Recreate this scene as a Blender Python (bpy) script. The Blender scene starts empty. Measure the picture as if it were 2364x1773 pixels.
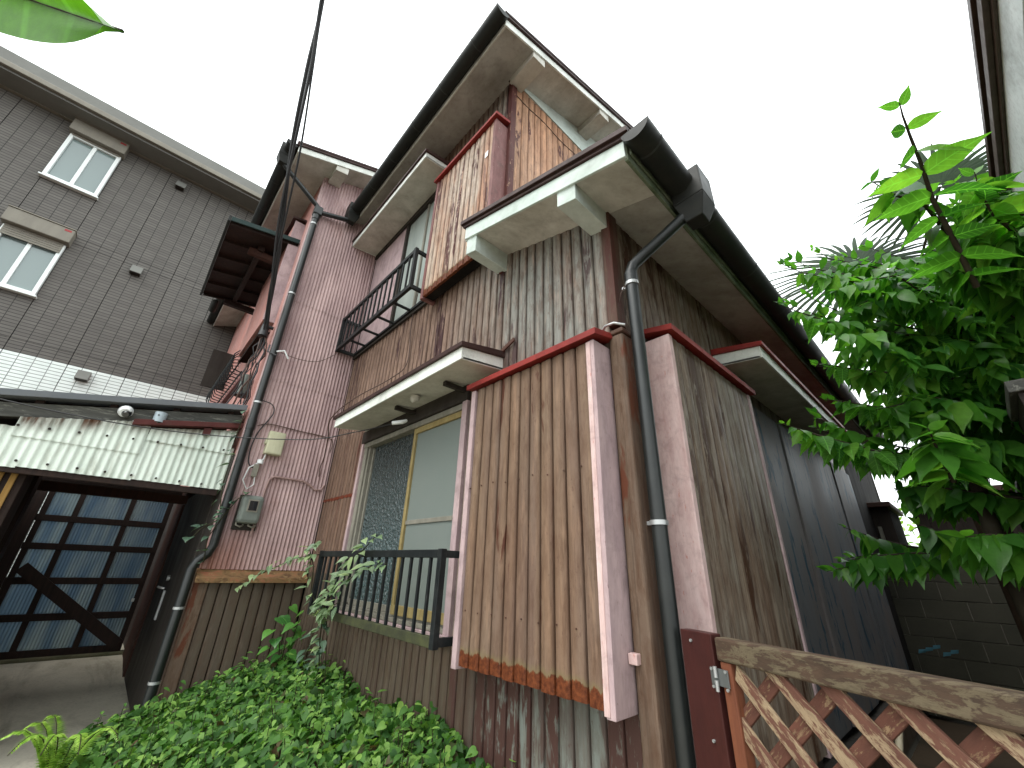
import bpy, math, random
import numpy as np
from mathutils import Vector, Matrix
random.seed(7); RNG = np.random.default_rng(11)
rad = math.radians
SC = bpy.context.scene
COL = SC.collection

# ------------------------------------------------------------------ camera
cam_data = bpy.data.cameras.new('camera'); cam = bpy.data.objects.new('camera', cam_data); COL.objects.link(cam)
cam_data.sensor_fit = 'HORIZONTAL'; cam_data.sensor_width = 36; cam_data.lens = 14.234
cam_data.clip_start = 0.02; cam_data.clip_end = 2000
CR = ((0.682325, 0.730399, 0.030841), (0.282967, -0.302771, 0.910088), (-0.674065, 0.612248, 0.413266))
CP = Vector((0.936, -1.549, 1.4))
m = Matrix([[CR[0][i], CR[1][i], -CR[2][i]] for i in range(3)]).to_4x4(); m.translation = CP
cam.matrix_world = m
SC.camera = cam

# ------------------------------------------------------------------ sky and sun (bright overcast)
SUN_EL, SUN_AZ = rad(60), rad(185)          # azimuth measured from +y towards +x
world = bpy.data.worlds.new('World'); SC.world = world; world.use_nodes = True
wt = world.node_tree; wt.nodes.clear()
wo = wt.nodes.new('ShaderNodeOutputWorld'); bg = wt.nodes.new('ShaderNodeBackground')
sky = wt.nodes.new('ShaderNodeTexSky'); sky.sky_type = 'NISHITA'; sky.sun_disc = False
sky.sun_elevation = SUN_EL; sky.sun_rotation = SUN_AZ; sky.dust_density = 6; sky.air_density = 1.5
hs = wt.nodes.new('ShaderNodeHueSaturation'); hs.inputs['Saturation'].default_value = 0.25
mx = wt.nodes.new('ShaderNodeMix'); mx.data_type = 'RGBA'; mx.inputs[0].default_value = 0.86
mx.inputs[7].default_value = (8.6, 9.15, 9.2, 1)          # even white cloud deck
wt.links.new(sky.outputs[0], hs.inputs['Color']); wt.links.new(hs.outputs[0], mx.inputs[6])
wt.links.new(mx.outputs[2], bg.inputs[0]); bg.inputs[1].default_value = 0.14
wt.links.new(bg.outputs[0], wo.inputs[0])
sd = bpy.data.lights.new('sun', 'SUN'); sd.energy = 0.9; sd.angle = rad(40); sd.color = (1, .96, .9)
sun = bpy.data.objects.new('sun', sd); COL.objects.link(sun)
sv = Vector((math.sin(SUN_AZ) * math.cos(SUN_EL), math.cos(SUN_AZ) * math.cos(SUN_EL), math.sin(SUN_EL)))
sun.rotation_euler = sv.to_track_quat('Z', 'Y').to_euler(); sun.location = sv * 30
SC.view_settings.view_transform = 'Standard'; SC.view_settings.look = 'None'
SC.view_settings.gamma = 1; SC.view_settings.use_curve_mapping = False
SC.view_settings.exposure = 1.2
SC.render.engine = 'CYCLES'
SC.cycles.use_denoising = True
SC.cycles.max_bounces = 7; SC.cycles.diffuse_bounces = 4; SC.cycles.glossy_bounces = 3
SC.cycles.transmission_bounces = 4; SC.cycles.transparent_max_bounces = 6

# ------------------------------------------------------------------ node helper
class NT:
    def __init__(s, name):
        s.m = bpy.data.materials.new(name); s.m.use_nodes = True; s.t = s.m.node_tree; s.t.nodes.clear()
        s.out = s.n('ShaderNodeOutputMaterial'); s.bs = s.n('ShaderNodeBsdfPrincipled')
        s.l(s.bs.outputs[0], s.out.inputs[0]); s._pos = None
    def n(s, k): return s.t.nodes.new(k)
    def l(s, a, b): s.t.links.new(a, b)
    def put(s, sock, v):
        if v is None: return
        if hasattr(v, 'is_output'): s.l(v, sock)
        elif sock.type == 'RGBA' and not isinstance(v, (int, float)): sock.default_value = (*v[:3], 1)
        else: sock.default_value = v
    def pos(s, sc=(1, 1, 1), off=(0, 0, 0), obj=False):
        g = s.n('ShaderNodeTexCoord' if obj else 'ShaderNodeNewGeometry')
        mp = s.n('ShaderNodeMapping'); mp.inputs['Scale'].default_value = sc; mp.inputs['Location'].default_value = off
        s.l(g.outputs['Object' if obj else 'Position'], mp.inputs[0]); return mp.outputs[0]
    def noise(s, vec, scale=1, det=4, rough=.6, dist=0):
        k = s.n('ShaderNodeTexNoise'); s.l(vec, k.inputs['Vector']); k.inputs['Scale'].default_value = scale
        k.inputs['Detail'].default_value = det; k.inputs['Roughness'].default_value = rough; k.inputs['Distortion'].default_value = dist
        return k.outputs[0]
    def ramp(s, f, *stops):
        k = s.n('ShaderNodeValToRGB'); e = k.color_ramp.elements
        while len(e) < len(stops): e.new(.5)
        for i, (p, c) in enumerate(stops):
            e[i].position = p; e[i].color = (c, c, c, 1) if isinstance(c, (int, float)) else (*c[:3], 1)
        s.l(f, k.inputs[0]); return k.outputs[0]
    def mix(s, f, a, b, mode='MIX'):
        k = s.n('ShaderNodeMix'); k.data_type = 'RGBA'; k.blend_type = mode
        s.put(k.inputs[0], f); s.put(k.inputs[6], a); s.put(k.inputs[7], b); return k.outputs[2]
    def math(s, op, a, b=None, clamp=False):
        k = s.n('ShaderNodeMath'); k.operation = op; k.use_clamp = clamp; s.put(k.inputs[0], a); s.put(k.inputs[1], b); return k.outputs[0]
    def xyz(s):
        g = s.n('ShaderNodeNewGeometry'); k = s.n('ShaderNodeSeparateXYZ'); s.l(g.outputs['Position'], k.inputs[0]); return k.outputs
    def smooth(s, v, a, b, lo=0., hi=1.):
        k = s.n('ShaderNodeMapRange'); k.interpolation_type = 'SMOOTHSTEP'; s.put(k.inputs[0], v)
        k.inputs[1].default_value = a; k.inputs[2].default_value = b; k.inputs[3].default_value = lo; k.inputs[4].default_value = hi
        return k.outputs[0]
    def rnd(s):
        return s.n('ShaderNodeObjectInfo').outputs['Random']
    def bump(s, h, st=.3, d=.01):
        k = s.n('ShaderNodeBump'); k.inputs['Strength'].default_value = st; k.inputs['Distance'].default_value = d
        s.l(h, k.inputs['Height']); s.l(k.outputs[0], s.bs.inputs['Normal']); return s
    def fin(s, col, rough=.6, metal=0., spec=.4):
        s.put(s.bs.inputs['Base Color'], col); s.put(s.bs.inputs['Roughness'], rough)
        s.put(s.bs.inputs['Metallic'], metal); s.bs.inputs['Specular IOR Level'].default_value = spec
        return s.m
def c8(r, g, b):                                   # display colour -> linear
    f = lambda v: (v / 255 / 12.92) if v / 255 < .04045 else ((v / 255 + .055) / 1.055) ** 2.4
    k = .56 + .34 * max(0., min(1., (max(r, g, b) - 195) / 50))   # tones were read off a brightly exposed view
    return (f(r) * k, f(g) * k, f(b) * k)

def siding(name, base, alt, grey=(.3, .3, .29), grey_from=None, grey_amt=0., rust=.0, bottom_rust=None, tint=.12, dirt=.5, rust_col=(.075, .024, .019), streak=1., rough=.5):
    n = NT(name)
    v1 = n.pos((9, 9, .55)); v2 = n.pos((70, 70, 1.1)); v3 = n.pos((5, 5, 1.6))
    a = n.noise(v1, 1, 4, .6); b = n.noise(v2, 1, 3, .7); c = n.noise(v3, 1, 6, .65, .4)
    col = n.mix(n.ramp(a, (.36, 0.), (.64, 1.)), base, alt)
    if grey_amt > 0:
        g = n.noise(n.pos((4, 4, .9), (3, 1, 5)), 1, 4, .6)
        g = n.ramp(g, (.36, 0.), (.6, 1.))
        if grey_from:
            ax, p, q = grey_from
            g = n.math('MULTIPLY', n.math('ADD', g, .35, True), n.smooth(n.xyz()[ax], p, q))
        col = n.mix(n.math('MULTIPLY', g, grey_amt), col, grey)
    r = n.rnd()
    col = n.mix(n.smooth(r, 0, 1, 0, tint), col, (.05, .035, .03))
    # fine vertical run-off streaks
    col = n.mix(n.math('MULTIPLY', n.ramp(b, (.5, 0.), (.75, 1.)), dirt * streak), col, (.055, .04, .032))
    ea = n.n('ShaderNodeAttribute'); ea.attribute_name = 'edge'
    seam = n.math('MULTIPLY', ea.outputs['Fac'], n.ramp(n.noise(n.pos((14, 14, 2.2), (8, 3, 1)), 1, 5, .7), (.34, .15), (.62, 1.)))
    col = n.mix(n.math('MULTIPLY', seam, .35 + .45 * dirt), col, (.045, .022, .014))
    mott = n.noise(n.pos((26, 26, 7), (1, 8, 3)), 1, 6, .72, .3)
    col = n.mix(n.math('MULTIPLY', n.ramp(mott, (.44, 0.), (.66, 1.)), .75 * dirt + .12), col, (.075, .038, .022))
    lite = n.noise(n.pos((32, 32, 4), (6, 2, 9)), 1, 5, .7)
    col = n.mix(n.ramp(lite, (.54, 0.), (.72, .4)), col, tuple(min(1, x * 1.55 + .02) for x in base))
    spots = n.noise(n.pos((45, 45, 30)), 1, 3, .6)
    col = n.mix(n.ramp(spots, (.64, 0.), (.72, .5)), col, (.09, .05, .035))
    if rust > 0:
        m1 = n.noise(n.pos((7, 7, 1.1), (2.3, 7.1, 1.7)), 1, 5, .62, .5)
        m1 = n.ramp(m1, (.66 - rust * .25, 0.), (.70 - rust * .25, 1.))
        brk = n.noise(n.pos((30, 30, 9)), 1, 4, .7)
        m1 = n.math('MULTIPLY', m1, n.ramp(brk, (.36, 0.), (.46, 1.)))
        per = n.smooth(r, .15, .6, .25, 1.)
        col = n.mix(n.math('MULTIPLY', m1, per), col, rust_col)
    rb = None
    if bottom_rust is not None:
        z = n.xyz()[2]
        e = n.noise(n.pos((16, 16, 6)), 1, 5, .7)
        h = n.math('ADD', z, n.math('MULTIPLY', e, -.10))
        rb = n.smooth(h, bottom_rust - .004, bottom_rust + .004, 1, 0)
        halo = n.smooth(h, bottom_rust, bottom_rust + .03, .5, 0)
        col = n.mix(halo, col, (.16, .13, .06))
        rc = n.ramp(n.noise(n.pos((50, 50, 50)), 1, 4, .7), (.35, (.06, .016, .007)), (.7, (.17, .05, .019)))
        col = n.mix(rb, col, rc)
    ro = n.ramp(c, (.3, rough - .12), (.7, rough + .15))
    n.bump(n.noise(n.pos((60, 60, 6)), 1, 3, .6), .25, .003)
    return n.fin(col, ro, 0, .16)

def paint(name, base, alt=None, dirt=(.06, .05, .04), amt=.35, sc=6, rough=.6, flake=None, flake_amt=.0, vertical=True, bump=.25, spec=.18, fine=.5):
    n = NT(name); alt = alt or tuple(x * .75 for x in base)
    zs = .25 if vertical else 1.
    a = n.noise(n.pos((sc, sc, sc * zs)), 1, 5, .62); b = n.noise(n.pos((sc * 7, sc * 7, sc * 7 * zs)), 1, 4, .65)
    d = n.noise(n.pos((sc * .6, sc * .6, sc * .6), (3, 4, 5)), 1, 6, .65, .6)
    col = n.mix(n.ramp(a, (.32, 0.), (.68, 1.)), base, alt)
    col = n.mix(n.math('MULTIPLY', n.ramp(b, (.48, 0.), (.75, 1.)), fine * amt), col, dirt)
    col = n.mix(n.math('MULTIPLY', n.ramp(d, (.5, 0.), (.72, 1.)), amt), col, dirt)
    if flake:
        k = n.noise(n.pos((sc * 4, sc * 4, sc * 4 * zs), (9, 2, 1)), 1, 5, .7)
        col = n.mix(n.ramp(k, (.62 - flake_amt * .2, 0.), (.66 - flake_amt * .2, 1.)), col, flake)
    n.bump(b, bump, .003)
    return n.fin(col, n.ramp(a, (.3, rough - .08), (.7, rough + .1)), 0, spec)

def wood(name, base, alt, worn=None, worn_amt=.5, axis=0, rough=.75, rot=0.):
    n = NT(name); s = [28, 28, 28]; s[axis] = 2.2
    k = [90, 90, 90]; k[axis] = 7
    def tex(sc, off=(0, 0, 0)):
        g = n.n('ShaderNodeNewGeometry'); m1 = n.n('ShaderNodeMapping'); m2 = n.n('ShaderNodeMapping')
        m1.inputs['Rotation'].default_value = (0, rot, 0); m2.inputs['Scale'].default_value = sc; m2.inputs['Location'].default_value = off
        n.l(g.outputs['Position'], m1.inputs[0]); n.l(m1.outputs[0], m2.inputs[0]); return m2.outputs[0]
    a = n.noise(tex(tuple(s)), 1, 5, .65, .3); b = n.noise(tex(tuple(k)), 1, 4, .7)
    col = n.mix(n.ramp(a, (.35, 0.), (.65, 1.)), base, alt)
    if worn:
        ws = [34, 34, 34]; ws[axis] = 6; w = n.noise(tex(tuple(ws), (3, 1, 2)), 1, 6, .72, .5)
        w2 = n.math('ADD', n.math('MULTIPLY', w, .6), n.math('MULTIPLY', b, .4))
        col = n.mix(n.ramp(w2, (.58 - .16 * worn_amt, 0.), (.63 - .16 * worn_amt, 1.)), col, worn)
    col = n.mix(n.ramp(b, (.5, 0.), (.8, .6)), col, tuple(x * .35 for x in base))
    col = n.mix(n.smooth(n.rnd(), 0, 1, 0, .25), col, tuple(x * .5 for x in base))
    n.bump(b, .4, .003)
    return n.fin(col, rough, 0, .3)

def leafmat(name, dark, light, young=None, trans=.45, rough=.38, spec=.5, attr=True):
    n = NT(name); dark, light, young = [None if q is None else tuple(v * 1.45 for v in q) for q in (dark, light, young)]
    if attr:
        at = n.n('ShaderNodeAttribute'); at.attribute_name = 'rnd'; r = at.outputs['Fac']
    else: r = n.rnd()
    cols = ([(0., (.10, .055, .03)), (.07, dark)] if name == 'ground_leaf' else [(.0, dark)]) + [(.6, light)] + ([(1., young)] if young else [])
    col = n.ramp(r, *cols)
    if not attr:
        tc_ = n.n('ShaderNodeTexCoord'); sx = n.n('ShaderNodeSeparateXYZ'); n.l(tc_.outputs['Object'], sx.inputs[0])
        ax = n.math('ABSOLUTE', sx.outputs[0]); rib = n.smooth(ax, .004, .016, 1, 0)
        ph = n.math('FRACT', n.math('SUBTRACT', n.math('MULTIPLY', sx.outputs[1], 7.), n.math('MULTIPLY', ax, 5.)))
        vn = n.math('MULTIPLY', n.smooth(n.math('ABSOLUTE', n.math('SUBTRACT', ph, .5)), .03, .10, 1, 0), .55)
        col = n.mix(n.math('MAXIMUM', rib, vn), col, tuple(min(1, q * 1.7 + .02) for q in light))
    v = n.noise(n.pos((40, 40, 40)), 1, 3, .6)
    col = n.mix(n.ramp(v, (.3, 0.), (.8, .35)), col, tuple(x * .5 for x in dark))
    n.bump(n.noise(n.pos((160, 160, 160)), 1, 2, .5), .2, .002)
    n.fin(col, rough, 0, spec)
    tr = n.n('ShaderNodeBsdfTranslucent'); ms = n.n('ShaderNodeMixShader'); ms.inputs[0].default_value = trans
    tc = n.mix(1., col, (1.5, 1.7, .75), 'MULTIPLY'); n.l(tc, tr.inputs[0])
    n.l(n.bs.outputs[0], ms.inputs[1]); n.l(tr.outputs[0], ms.inputs[2]); n.l(ms.outputs[0], n.out.inputs[0])
    return n.m

M = {}
TAN, MAUVE = c8(164, 132, 107), c8(146, 119, 104)
M['box'] = siding('box_siding', TAN, MAUVE, grey=c8(166, 152, 134), grey_amt=.35, rust=.2, bottom_rust=.975, dirt=.5, rust_col=(.07, .026, .016))
M['upbox'] = siding('upper_box_siding', c8(216, 164, 130), c8(190, 142, 116), grey=c8(226, 212, 194), grey_amt=.75, rust=.5, bottom_rust=3.615, dirt=.55)
M['upside'] = siding('upper_side_siding', c8(226, 172, 134), c8(204, 152, 118), grey=c8(200, 176, 150), grey_amt=.3, rust=.35, dirt=.4)
M['wall'] = siding('front_siding', c8(190, 158, 138), c8(168, 140, 124), grey=c8(180, 182, 174), grey_from=(0, -1.9, -.5), grey_amt=1., rust=.4, dirt=.7, rust_col=(.05, .024, .024))
M['dado'] = siding('dado_siding', c8(116, 104, 88), c8(104, 92, 80), grey=c8(128, 118, 104), grey_amt=.3, rust=.0, dirt=.35)
M['base'] = siding('base_siding', c8(118, 106, 90), c8(104, 92, 80), grey=c8(160, 168, 160), grey_from=(0, -1.05, -.75), grey_amt=1., rust=.85, dirt=.45, rust_col=(.07, .036, .03))
M['strip'] = siding('strip_siding', c8(166, 134, 114), c8(150, 120, 104), grey=c8(140, 124, 110), grey_amt=.3, rust=.15, dirt=.5)
M['right'] = siding('right_siding', c8(172, 152, 130), c8(150, 128, 110), grey=c8(178, 174, 160), grey_amt=.7, rust=.45, dirt=.85, rust_col=(.05, .024, .014))
M['corner'] = siding('corner_trim', c8(112, 84, 70), c8(92, 64, 56), rust=.6, dirt=.6, tint=.3)
M['corner2'] = siding('corner_cover', c8(142, 120, 102), c8(122, 100, 86), rust=.5, dirt=.8, rust_col=(.10, .034, .018))
M['maroon'] = paint('maroon_corner', c8(112, 62, 56), c8(88, 46, 44), amt=.3, sc=8, flake=c8(205, 165, 135), flake_amt=.05)
PINK = c8(216, 190, 190)
M['pink'] = paint('pink_wood', PINK, c8(200, 174, 178), dirt=c8(110, 94, 92), amt=.35, sc=14, flake=c8(140, 114, 114), flake_amt=-.2)
M['pinkR'] = paint('pink_red_edge', c8(232, 206, 202), c8(216, 180, 176), dirt=c8(136, 108, 104), amt=.35, sc=20, flake=c8(216, 160, 152), flake_amt=-.05)
M['pinkfade'] = paint('flaked_pink_trim', c8(164, 116, 112), c8(142, 98, 96), amt=.4, sc=22, flake=c8(206, 176, 170), flake_amt=-.1)
def corrugated_pink():
    n = NT('pink_corrugated')
    a = n.noise(n.pos((3, 3, 1.0)), 1, 5, .6, .3); b = n.noise(n.pos((40, 40, 1.5)), 1, 3, .65)
    col = n.mix(n.ramp(a, (.35, 0.), (.62, 1.)), c8(222, 192, 190), c8(200, 168, 168))
    d = n.noise(n.pos((2.2, 2.2, 1.2), (4, 1, 2)), 1, 4, .6)
    col = n.mix(n.ramp(d, (.58, 0.), (.74, .5)), col, c8(196, 146, 136))
    col = n.mix(n.math('MULTIPLY', n.ramp(b, (.5, 0.), (.8, 1.)), .35), col, c8(120, 92, 90))
    z = n.xyz()[2]
    lo = n.math('MULTIPLY', n.smooth(z, 1.3, 1.75, 1, 0), n.smooth(n.xyz()[1], -.9, -.35, 1, .25))
    col = n.mix(n.math('MULTIPLY', lo, n.ramp(b, (.3, .5), (.7, 1.))), col, c8(176, 116, 92))
    n.bump(n.noise(n.pos((50, 50, 20)), 1, 3), .15, .003)
    return n.fin(col, .55, 0, .4)
M['corr'] = corrugated_pink()
M['salmon'] = paint('salmon_corrugated', c8(216, 152, 140), c8(204, 160, 154), amt=.25, sc=3, flake=c8(216, 178, 172), flake_amt=.1)
M['white'] = paint('white_fascia', c8(240, 243, 238), c8(226, 230, 222), dirt=c8(120, 118, 104), amt=.35, sc=7, vertical=False, flake=c8(150, 146, 132), flake_amt=-.35)
M['pale'] = paint('pale_blue_white_board', c8(226, 237, 231), c8(210, 225, 217), dirt=c8(130, 130, 116), amt=.3, sc=4, vertical=False)
M['soffit'] = paint('stained_soffit', c8(214, 212, 204), c8(196, 192, 182), dirt=c8(120, 110, 98), amt=.5, sc=3, vertical=False, bump=.15, rough=.8)
M['soffit2'] = paint('pale_soffit', c8(228, 227, 218), c8(212, 208, 196), dirt=c8(140, 130, 114), amt=.45, sc=4, vertical=False, bump=.15, rough=.8)
M['hood'] = paint('hood_soffit', c8(224, 221, 210), c8(208, 203, 190), dirt=c8(136, 126, 110), amt=.4, sc=5, vertical=False, bump=.15, rough=.8)
M['moss'] = paint('mossy_fascia', c8(150, 160, 138), c8(112, 130, 100), dirt=c8(60, 72, 46), amt=.6, sc=6, vertical=False, rough=.85)
M['red'] = paint('red_cap', c8(182, 68, 60), c8(158, 60, 56), dirt=c8(80, 40, 36), amt=.35, sc=9, vertical=False, rough=.5)
M['brownedge'] = paint('brown_roof_edge', c8(84, 58, 54), c8(66, 46, 44), amt=.3, sc=9, vertical=False, rough=.55)
M['roof'] = paint('brown_sheet_roof', c8(96, 70, 62), c8(80, 58, 54), amt=.4, sc=3, vertical=False, rough=.5)
M['pipe'] = paint('grey_black_pipe', c8(38, 43, 43), c8(31, 35, 35), dirt=c8(64, 67, 64), amt=.3, sc=6, rough=.38, spec=.5, bump=.08)
M['gutter'] = paint('black_gutter', c8(44, 46, 46), c8(52, 54, 50), dirt=c8(84, 82, 72), amt=.3, sc=5, vertical=False, rough=.5, spec=.2, bump=.08)
M['pipe2'] = paint('grey_bracket', c8(84, 86, 84), c8(70, 72, 70), amt=.2, sc=20)
M['blackrail'] = paint('black_rail', c8(34, 38, 40), c8(44, 48, 50), dirt=c8(96, 98, 94), amt=.25, sc=14, rough=.42, flake=c8(96, 100, 98), flake_amt=-.3)
M['mossrail'] = paint('mossy_rail', c8(64, 66, 54), c8(92, 96, 64), dirt=c8(40, 42, 34), amt=.5, sc=12, vertical=False, rough=.8)
M['dark'] = paint('dark_void', c8(30, 26, 24), c8(24, 21, 20), amt=.2, rough=.9)
M['frame'] = paint('aluminium_frame', c8(176, 172, 158), c8(150, 146, 134), amt=.35, sc=16, rough=.45)
M['yellow'] = paint('yellowed_frame', c8(196, 178, 124), c8(172, 150, 100), dirt=c8(110, 90, 50), amt=.4, sc=14, rough=.5)
M['header'] = paint('dark_header', c8(72, 66, 60), c8(58, 52, 48), amt=.3, sc=10)
def frosted():
    n = NT('patterned_glass')
    v = n.n('ShaderNodeTexVoronoi'); n.l(n.pos((42, 42, 42)), v.inputs['Vector']); v.inputs['Scale'].default_value = 1.
    v.feature = 'SMOOTH_F1'
    nz = n.noise(n.pos((55, 55, 55)), 1, 2, .5, 1.2)
    n.bump(n.math('ADD', v.outputs[0], nz), .9, .02)
    col = n.mix(n.smooth(n.xyz()[2], 1.0, 2.4), c8(92, 116, 118), c8(62, 74, 76))
    return n.fin(col, .12, 0, .75)
M['patglass'] = frosted()
def frosted2():
    n = NT('fine_frosted_glass')
    n.bump(n.noise(n.pos((220, 220, 220)), 1, 2, .5), .5, .002)
    return n.fin(n.mix(n.noise(n.pos((3, 3, 3)), 1, 3), c8(138, 150, 145), c8(148, 156, 150)), .45, 0, .4)
M['frost'] = frosted2()
M['screen'] = paint('pale_panel', c8(196, 206, 198), c8(180, 190, 184), amt=.15, sc=3, rough=.5)
def ledge():
    n = NT('rusty_ledge')
    a = n.noise(n.pos((14, 8, 14)), 1, 6, .7, .6); b = n.noise(n.pos((22, 14, 22), (4, 2, 1)), 1, 5, .7)
    col = n.ramp(a, (.36, c8(112, 80, 52)), (.5, c8(158, 124, 82)), (.64, c8(190, 116, 88)))
    col = n.mix(n.ramp(b, (.56, 0.), (.62, .8)), col, c8(186, 156, 108))
    n.bump(a, .4, .004); return n.fin(col, .8)
M['ledge'] = ledge()
M['cream'] = paint('cream_box', c8(224, 222, 190), c8(208, 206, 176), dirt=c8(130, 124, 100), amt=.2, sc=8, rough=.45)
M['meter'] = paint('grey_meter', c8(150, 158, 150), c8(134, 142, 136), amt=.25, sc=10, rough=.5)
M['glassdark'] = NT('dark_glass').fin((.012, .014, .016), .06, 0, .6)
M['clampmetal'] = NT('clamp_metal').fin((.42, .43, .43), .4, .6, .5)
M['whiteplastic'] = NT('white_plastic').fin((.72, .74, .74), .35)
M['greyplastic'] = NT('grey_plastic').fin((.32, .38, .42), .4)
M['cable'] = NT('black_cable').fin((.018, .018, .02), .5)
M['brownwire'] = NT('brown_wire').fin(c8(98, 74, 64), .6)
M['pinkwire'] = paint('painted_conduit', c8(206, 174, 168), c8(184, 150, 146), amt=.3, sc=20)
def tiles(name, c1, c2, mortar, bias=0):
    n = NT(name)
    g = n.n('ShaderNodeNewGeometry'); sp = n.n('ShaderNodeSeparateXYZ'); n.l(g.outputs['Position'], sp.inputs[0])
    cb = n.n('ShaderNodeCombineXYZ'); n.l(n.math('ADD', sp.outputs[1], 2.985 + .757 * 20), cb.inputs[0]); n.l(sp.outputs[2], cb.inputs[1])
    br = n.n('ShaderNodeTexBrick'); n.l(cb.outputs[0], br.inputs['Vector']); br.inputs['Scale'].default_value = 1
    br.inputs['Brick Width'].default_value = .18925; br.inputs['Row Height'].default_value = .0585; br.inputs['Mortar Size'].default_value = .0055
    br.inputs['Mortar Smooth'].default_value = .2; br.offset = 0.; br.inputs['Bias'].default_value = bias
    br.inputs['Color1'].default_value = (*c1, 1); br.inputs['Color2'].default_value = (*c2, 1); br.inputs['Mortar'].default_value = (*mortar, 1)
    nz = n.noise(n.pos((3, 3, .8)), 1, 5, .6)
    col = n.mix(n.ramp(nz, (.4, 0.), (.75, .3)), br.outputs[0], tuple(x * .55 for x in c1))
    h = n.math('SUBTRACT', n.math('MULTIPLY', n.noise(n.pos((30, 30, 60)), 1, 3), .3), br.outputs['Fac'])
    n.bump(h, .7, .006); return n.fin(col, .7, 0, .3)
M['tiledark'] = tiles('dark_tile_siding', c8(138, 133, 127), c8(126, 121, 116), c8(70, 68, 66))
M['tilewhite'] = tiles('white_tile_siding', c8(244, 250, 247), c8(238, 245, 241), c8(170, 178, 172))
M['eave'] = paint('grey_eave', c8(158, 158, 152), c8(150, 150, 144), amt=.12, sc=2, vertical=False)
M['upvc'] = paint('white_frame', c8(244, 248, 246), c8(236, 242, 240), amt=.1, sc=6, rough=.35)
M['shutter'] = paint('taupe_shutter_box', c8(172, 166, 152), c8(160, 154, 142), amt=.15, sc=6, rough=.45)
M['nglass'] = NT('window_glass').fin(c8(150, 168, 166), .05, 0, .8)
M['wcorr'] = paint('white_corrugated', c8(232, 240, 230), c8(214, 224, 212), dirt=c8(120, 92, 66), amt=.4, sc=5, rough=.55, flake=c8(150, 118, 88), flake_amt=-.45)
def skirt():
    n = NT('white_corrugated')
    a = n.noise(n.pos((5, 5, 1.2)), 1, 5, .62); d = n.noise(n.pos((9, 9, 2), (3, 4, 5)), 1, 6, .68, .5)
    col = n.mix(n.ramp(a, (.32, 0.), (.68, 1.)), c8(234, 243, 234), c8(216, 228, 216))
    col = n.mix(n.ramp(d, (.52, 0.), (.75, .5)), col, c8(150, 128, 100))
    X = n.xyz(); h = n.math('SUBTRACT', X[2], n.math('ADD', n.math('MULTIPLY', X[1], .20), 2.816))
    st = n.math('MULTIPLY', n.smooth(h, -.16, -.01), n.ramp(d, (.34, .25), (.6, 1.)))
    col = n.mix(st, col, c8(104, 72, 50))
    n.bump(d, .2, .003); return n.fin(col, .55, 0, .25)
M['wcorr'] = skirt()
M['greywood'] = wood('weathered_grey_timber', c8(112, 112, 106), c8(78, 78, 74), worn=c8(156, 156, 146), worn_amt=.3, axis=1)
M['darkwood'] = wood('dark_brown_timber', c8(66, 46, 38), c8(46, 32, 28), axis=2)
M['rustbrown'] = wood('brown_board', c8(96, 60, 46), c8(74, 46, 38), axis=2)
M['yellowwood'] = wood('yellow_batten', c8(196, 154, 84), c8(166, 124, 64), axis=2)
M['maroonpaint'] = paint('maroon_gutter', c8(112, 56, 52), c8(92, 46, 44), amt=.3, sc=8, vertical=False)
def bluepane():
    n = NT('blue_corrugated_plastic')
    a = n.noise(n.pos((4, 4, .6)), 1, 3); col = n.mix(n.ramp(a, (.4, 0.), (.6, 1.)), c8(132, 164, 196), c8(180, 200, 210))
    n.fin(col, .4)
    tr = n.n('ShaderNodeBsdfTranslucent'); n.l(col, tr.inputs[0]); ms = n.n('ShaderNodeMixShader'); ms.inputs[0].default_value = .88
    n.l(n.bs.outputs[0], ms.inputs[1]); n.l(tr.outputs[0], ms.inputs[2]); n.l(ms.outputs[0], n.out.inputs[0]); return n.m
M['bluepane'] = bluepane()
M['darkdoor'] = paint('dark_door', c8(78, 72, 66), c8(66, 60, 56), amt=.3, sc=5)
M['postbrown'] = paint('brown_metal_post', c8(88, 48, 44), c8(76, 42, 40), dirt=c8(40, 24, 22), amt=.3, sc=12, rough=.4)
M['lattice'] = wood('worn_lattice', c8(134, 90, 74), c8(110, 72, 60), worn=c8(196, 172, 138), worn_amt=.62, axis=0, rot=rad(-45))
M['lattice2'] = wood('worn_lattice_back', c8(128, 82, 66), c8(104, 66, 54), worn=c8(176, 146, 112), worn_amt=.3, axis=0, rot=rad(45))
M['toprail'] = wood('mossy_top_rail', c8(100, 78, 62), c8(76, 61, 49), worn=c8(124, 111, 88), worn_amt=.6, axis=0)
M['stile'] = wood('gate_stile', c8(150, 90, 62), c8(130, 76, 54), axis=2)
M['bark'] = paint('bark', c8(78, 70, 56), c8(58, 50, 40), amt=.3, sc=20, rough=.85)
M['stem'] = paint('green_stem', c8(70, 72, 44), c8(56, 50, 34), amt=.2, sc=20, rough=.7)
M['leaf_tree'] = leafmat('shrub_leaf', c8(52, 106, 44), c8(98, 158, 58), c8(136, 186, 72), trans=.56, attr=False, rough=.32, spec=.45)
M['leaf_treeS'] = leafmat('shrub_leaf_mass', c8(52, 106, 44), c8(98, 158, 58), c8(136, 186, 72), trans=.56, rough=.32, spec=.45)
M['leaf_ivy'] = leafmat('ground_leaf', c8(42, 80, 34), c8(88, 134, 56), c8(146, 184, 90), trans=.28, rough=.55, spec=.25)
M['leaf_vine'] = leafmat('vine_leaf', c8(84, 108, 80), c8(122, 146, 104), c8(166, 186, 130), trans=.25, rough=.45, attr=False)
M['leaf_dark'] = leafmat('dark_vine_leaf', c8(52, 78, 64), c8(76, 104, 82), c8(96, 124, 90), trans=.2, rough=.4, attr=False)
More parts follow.
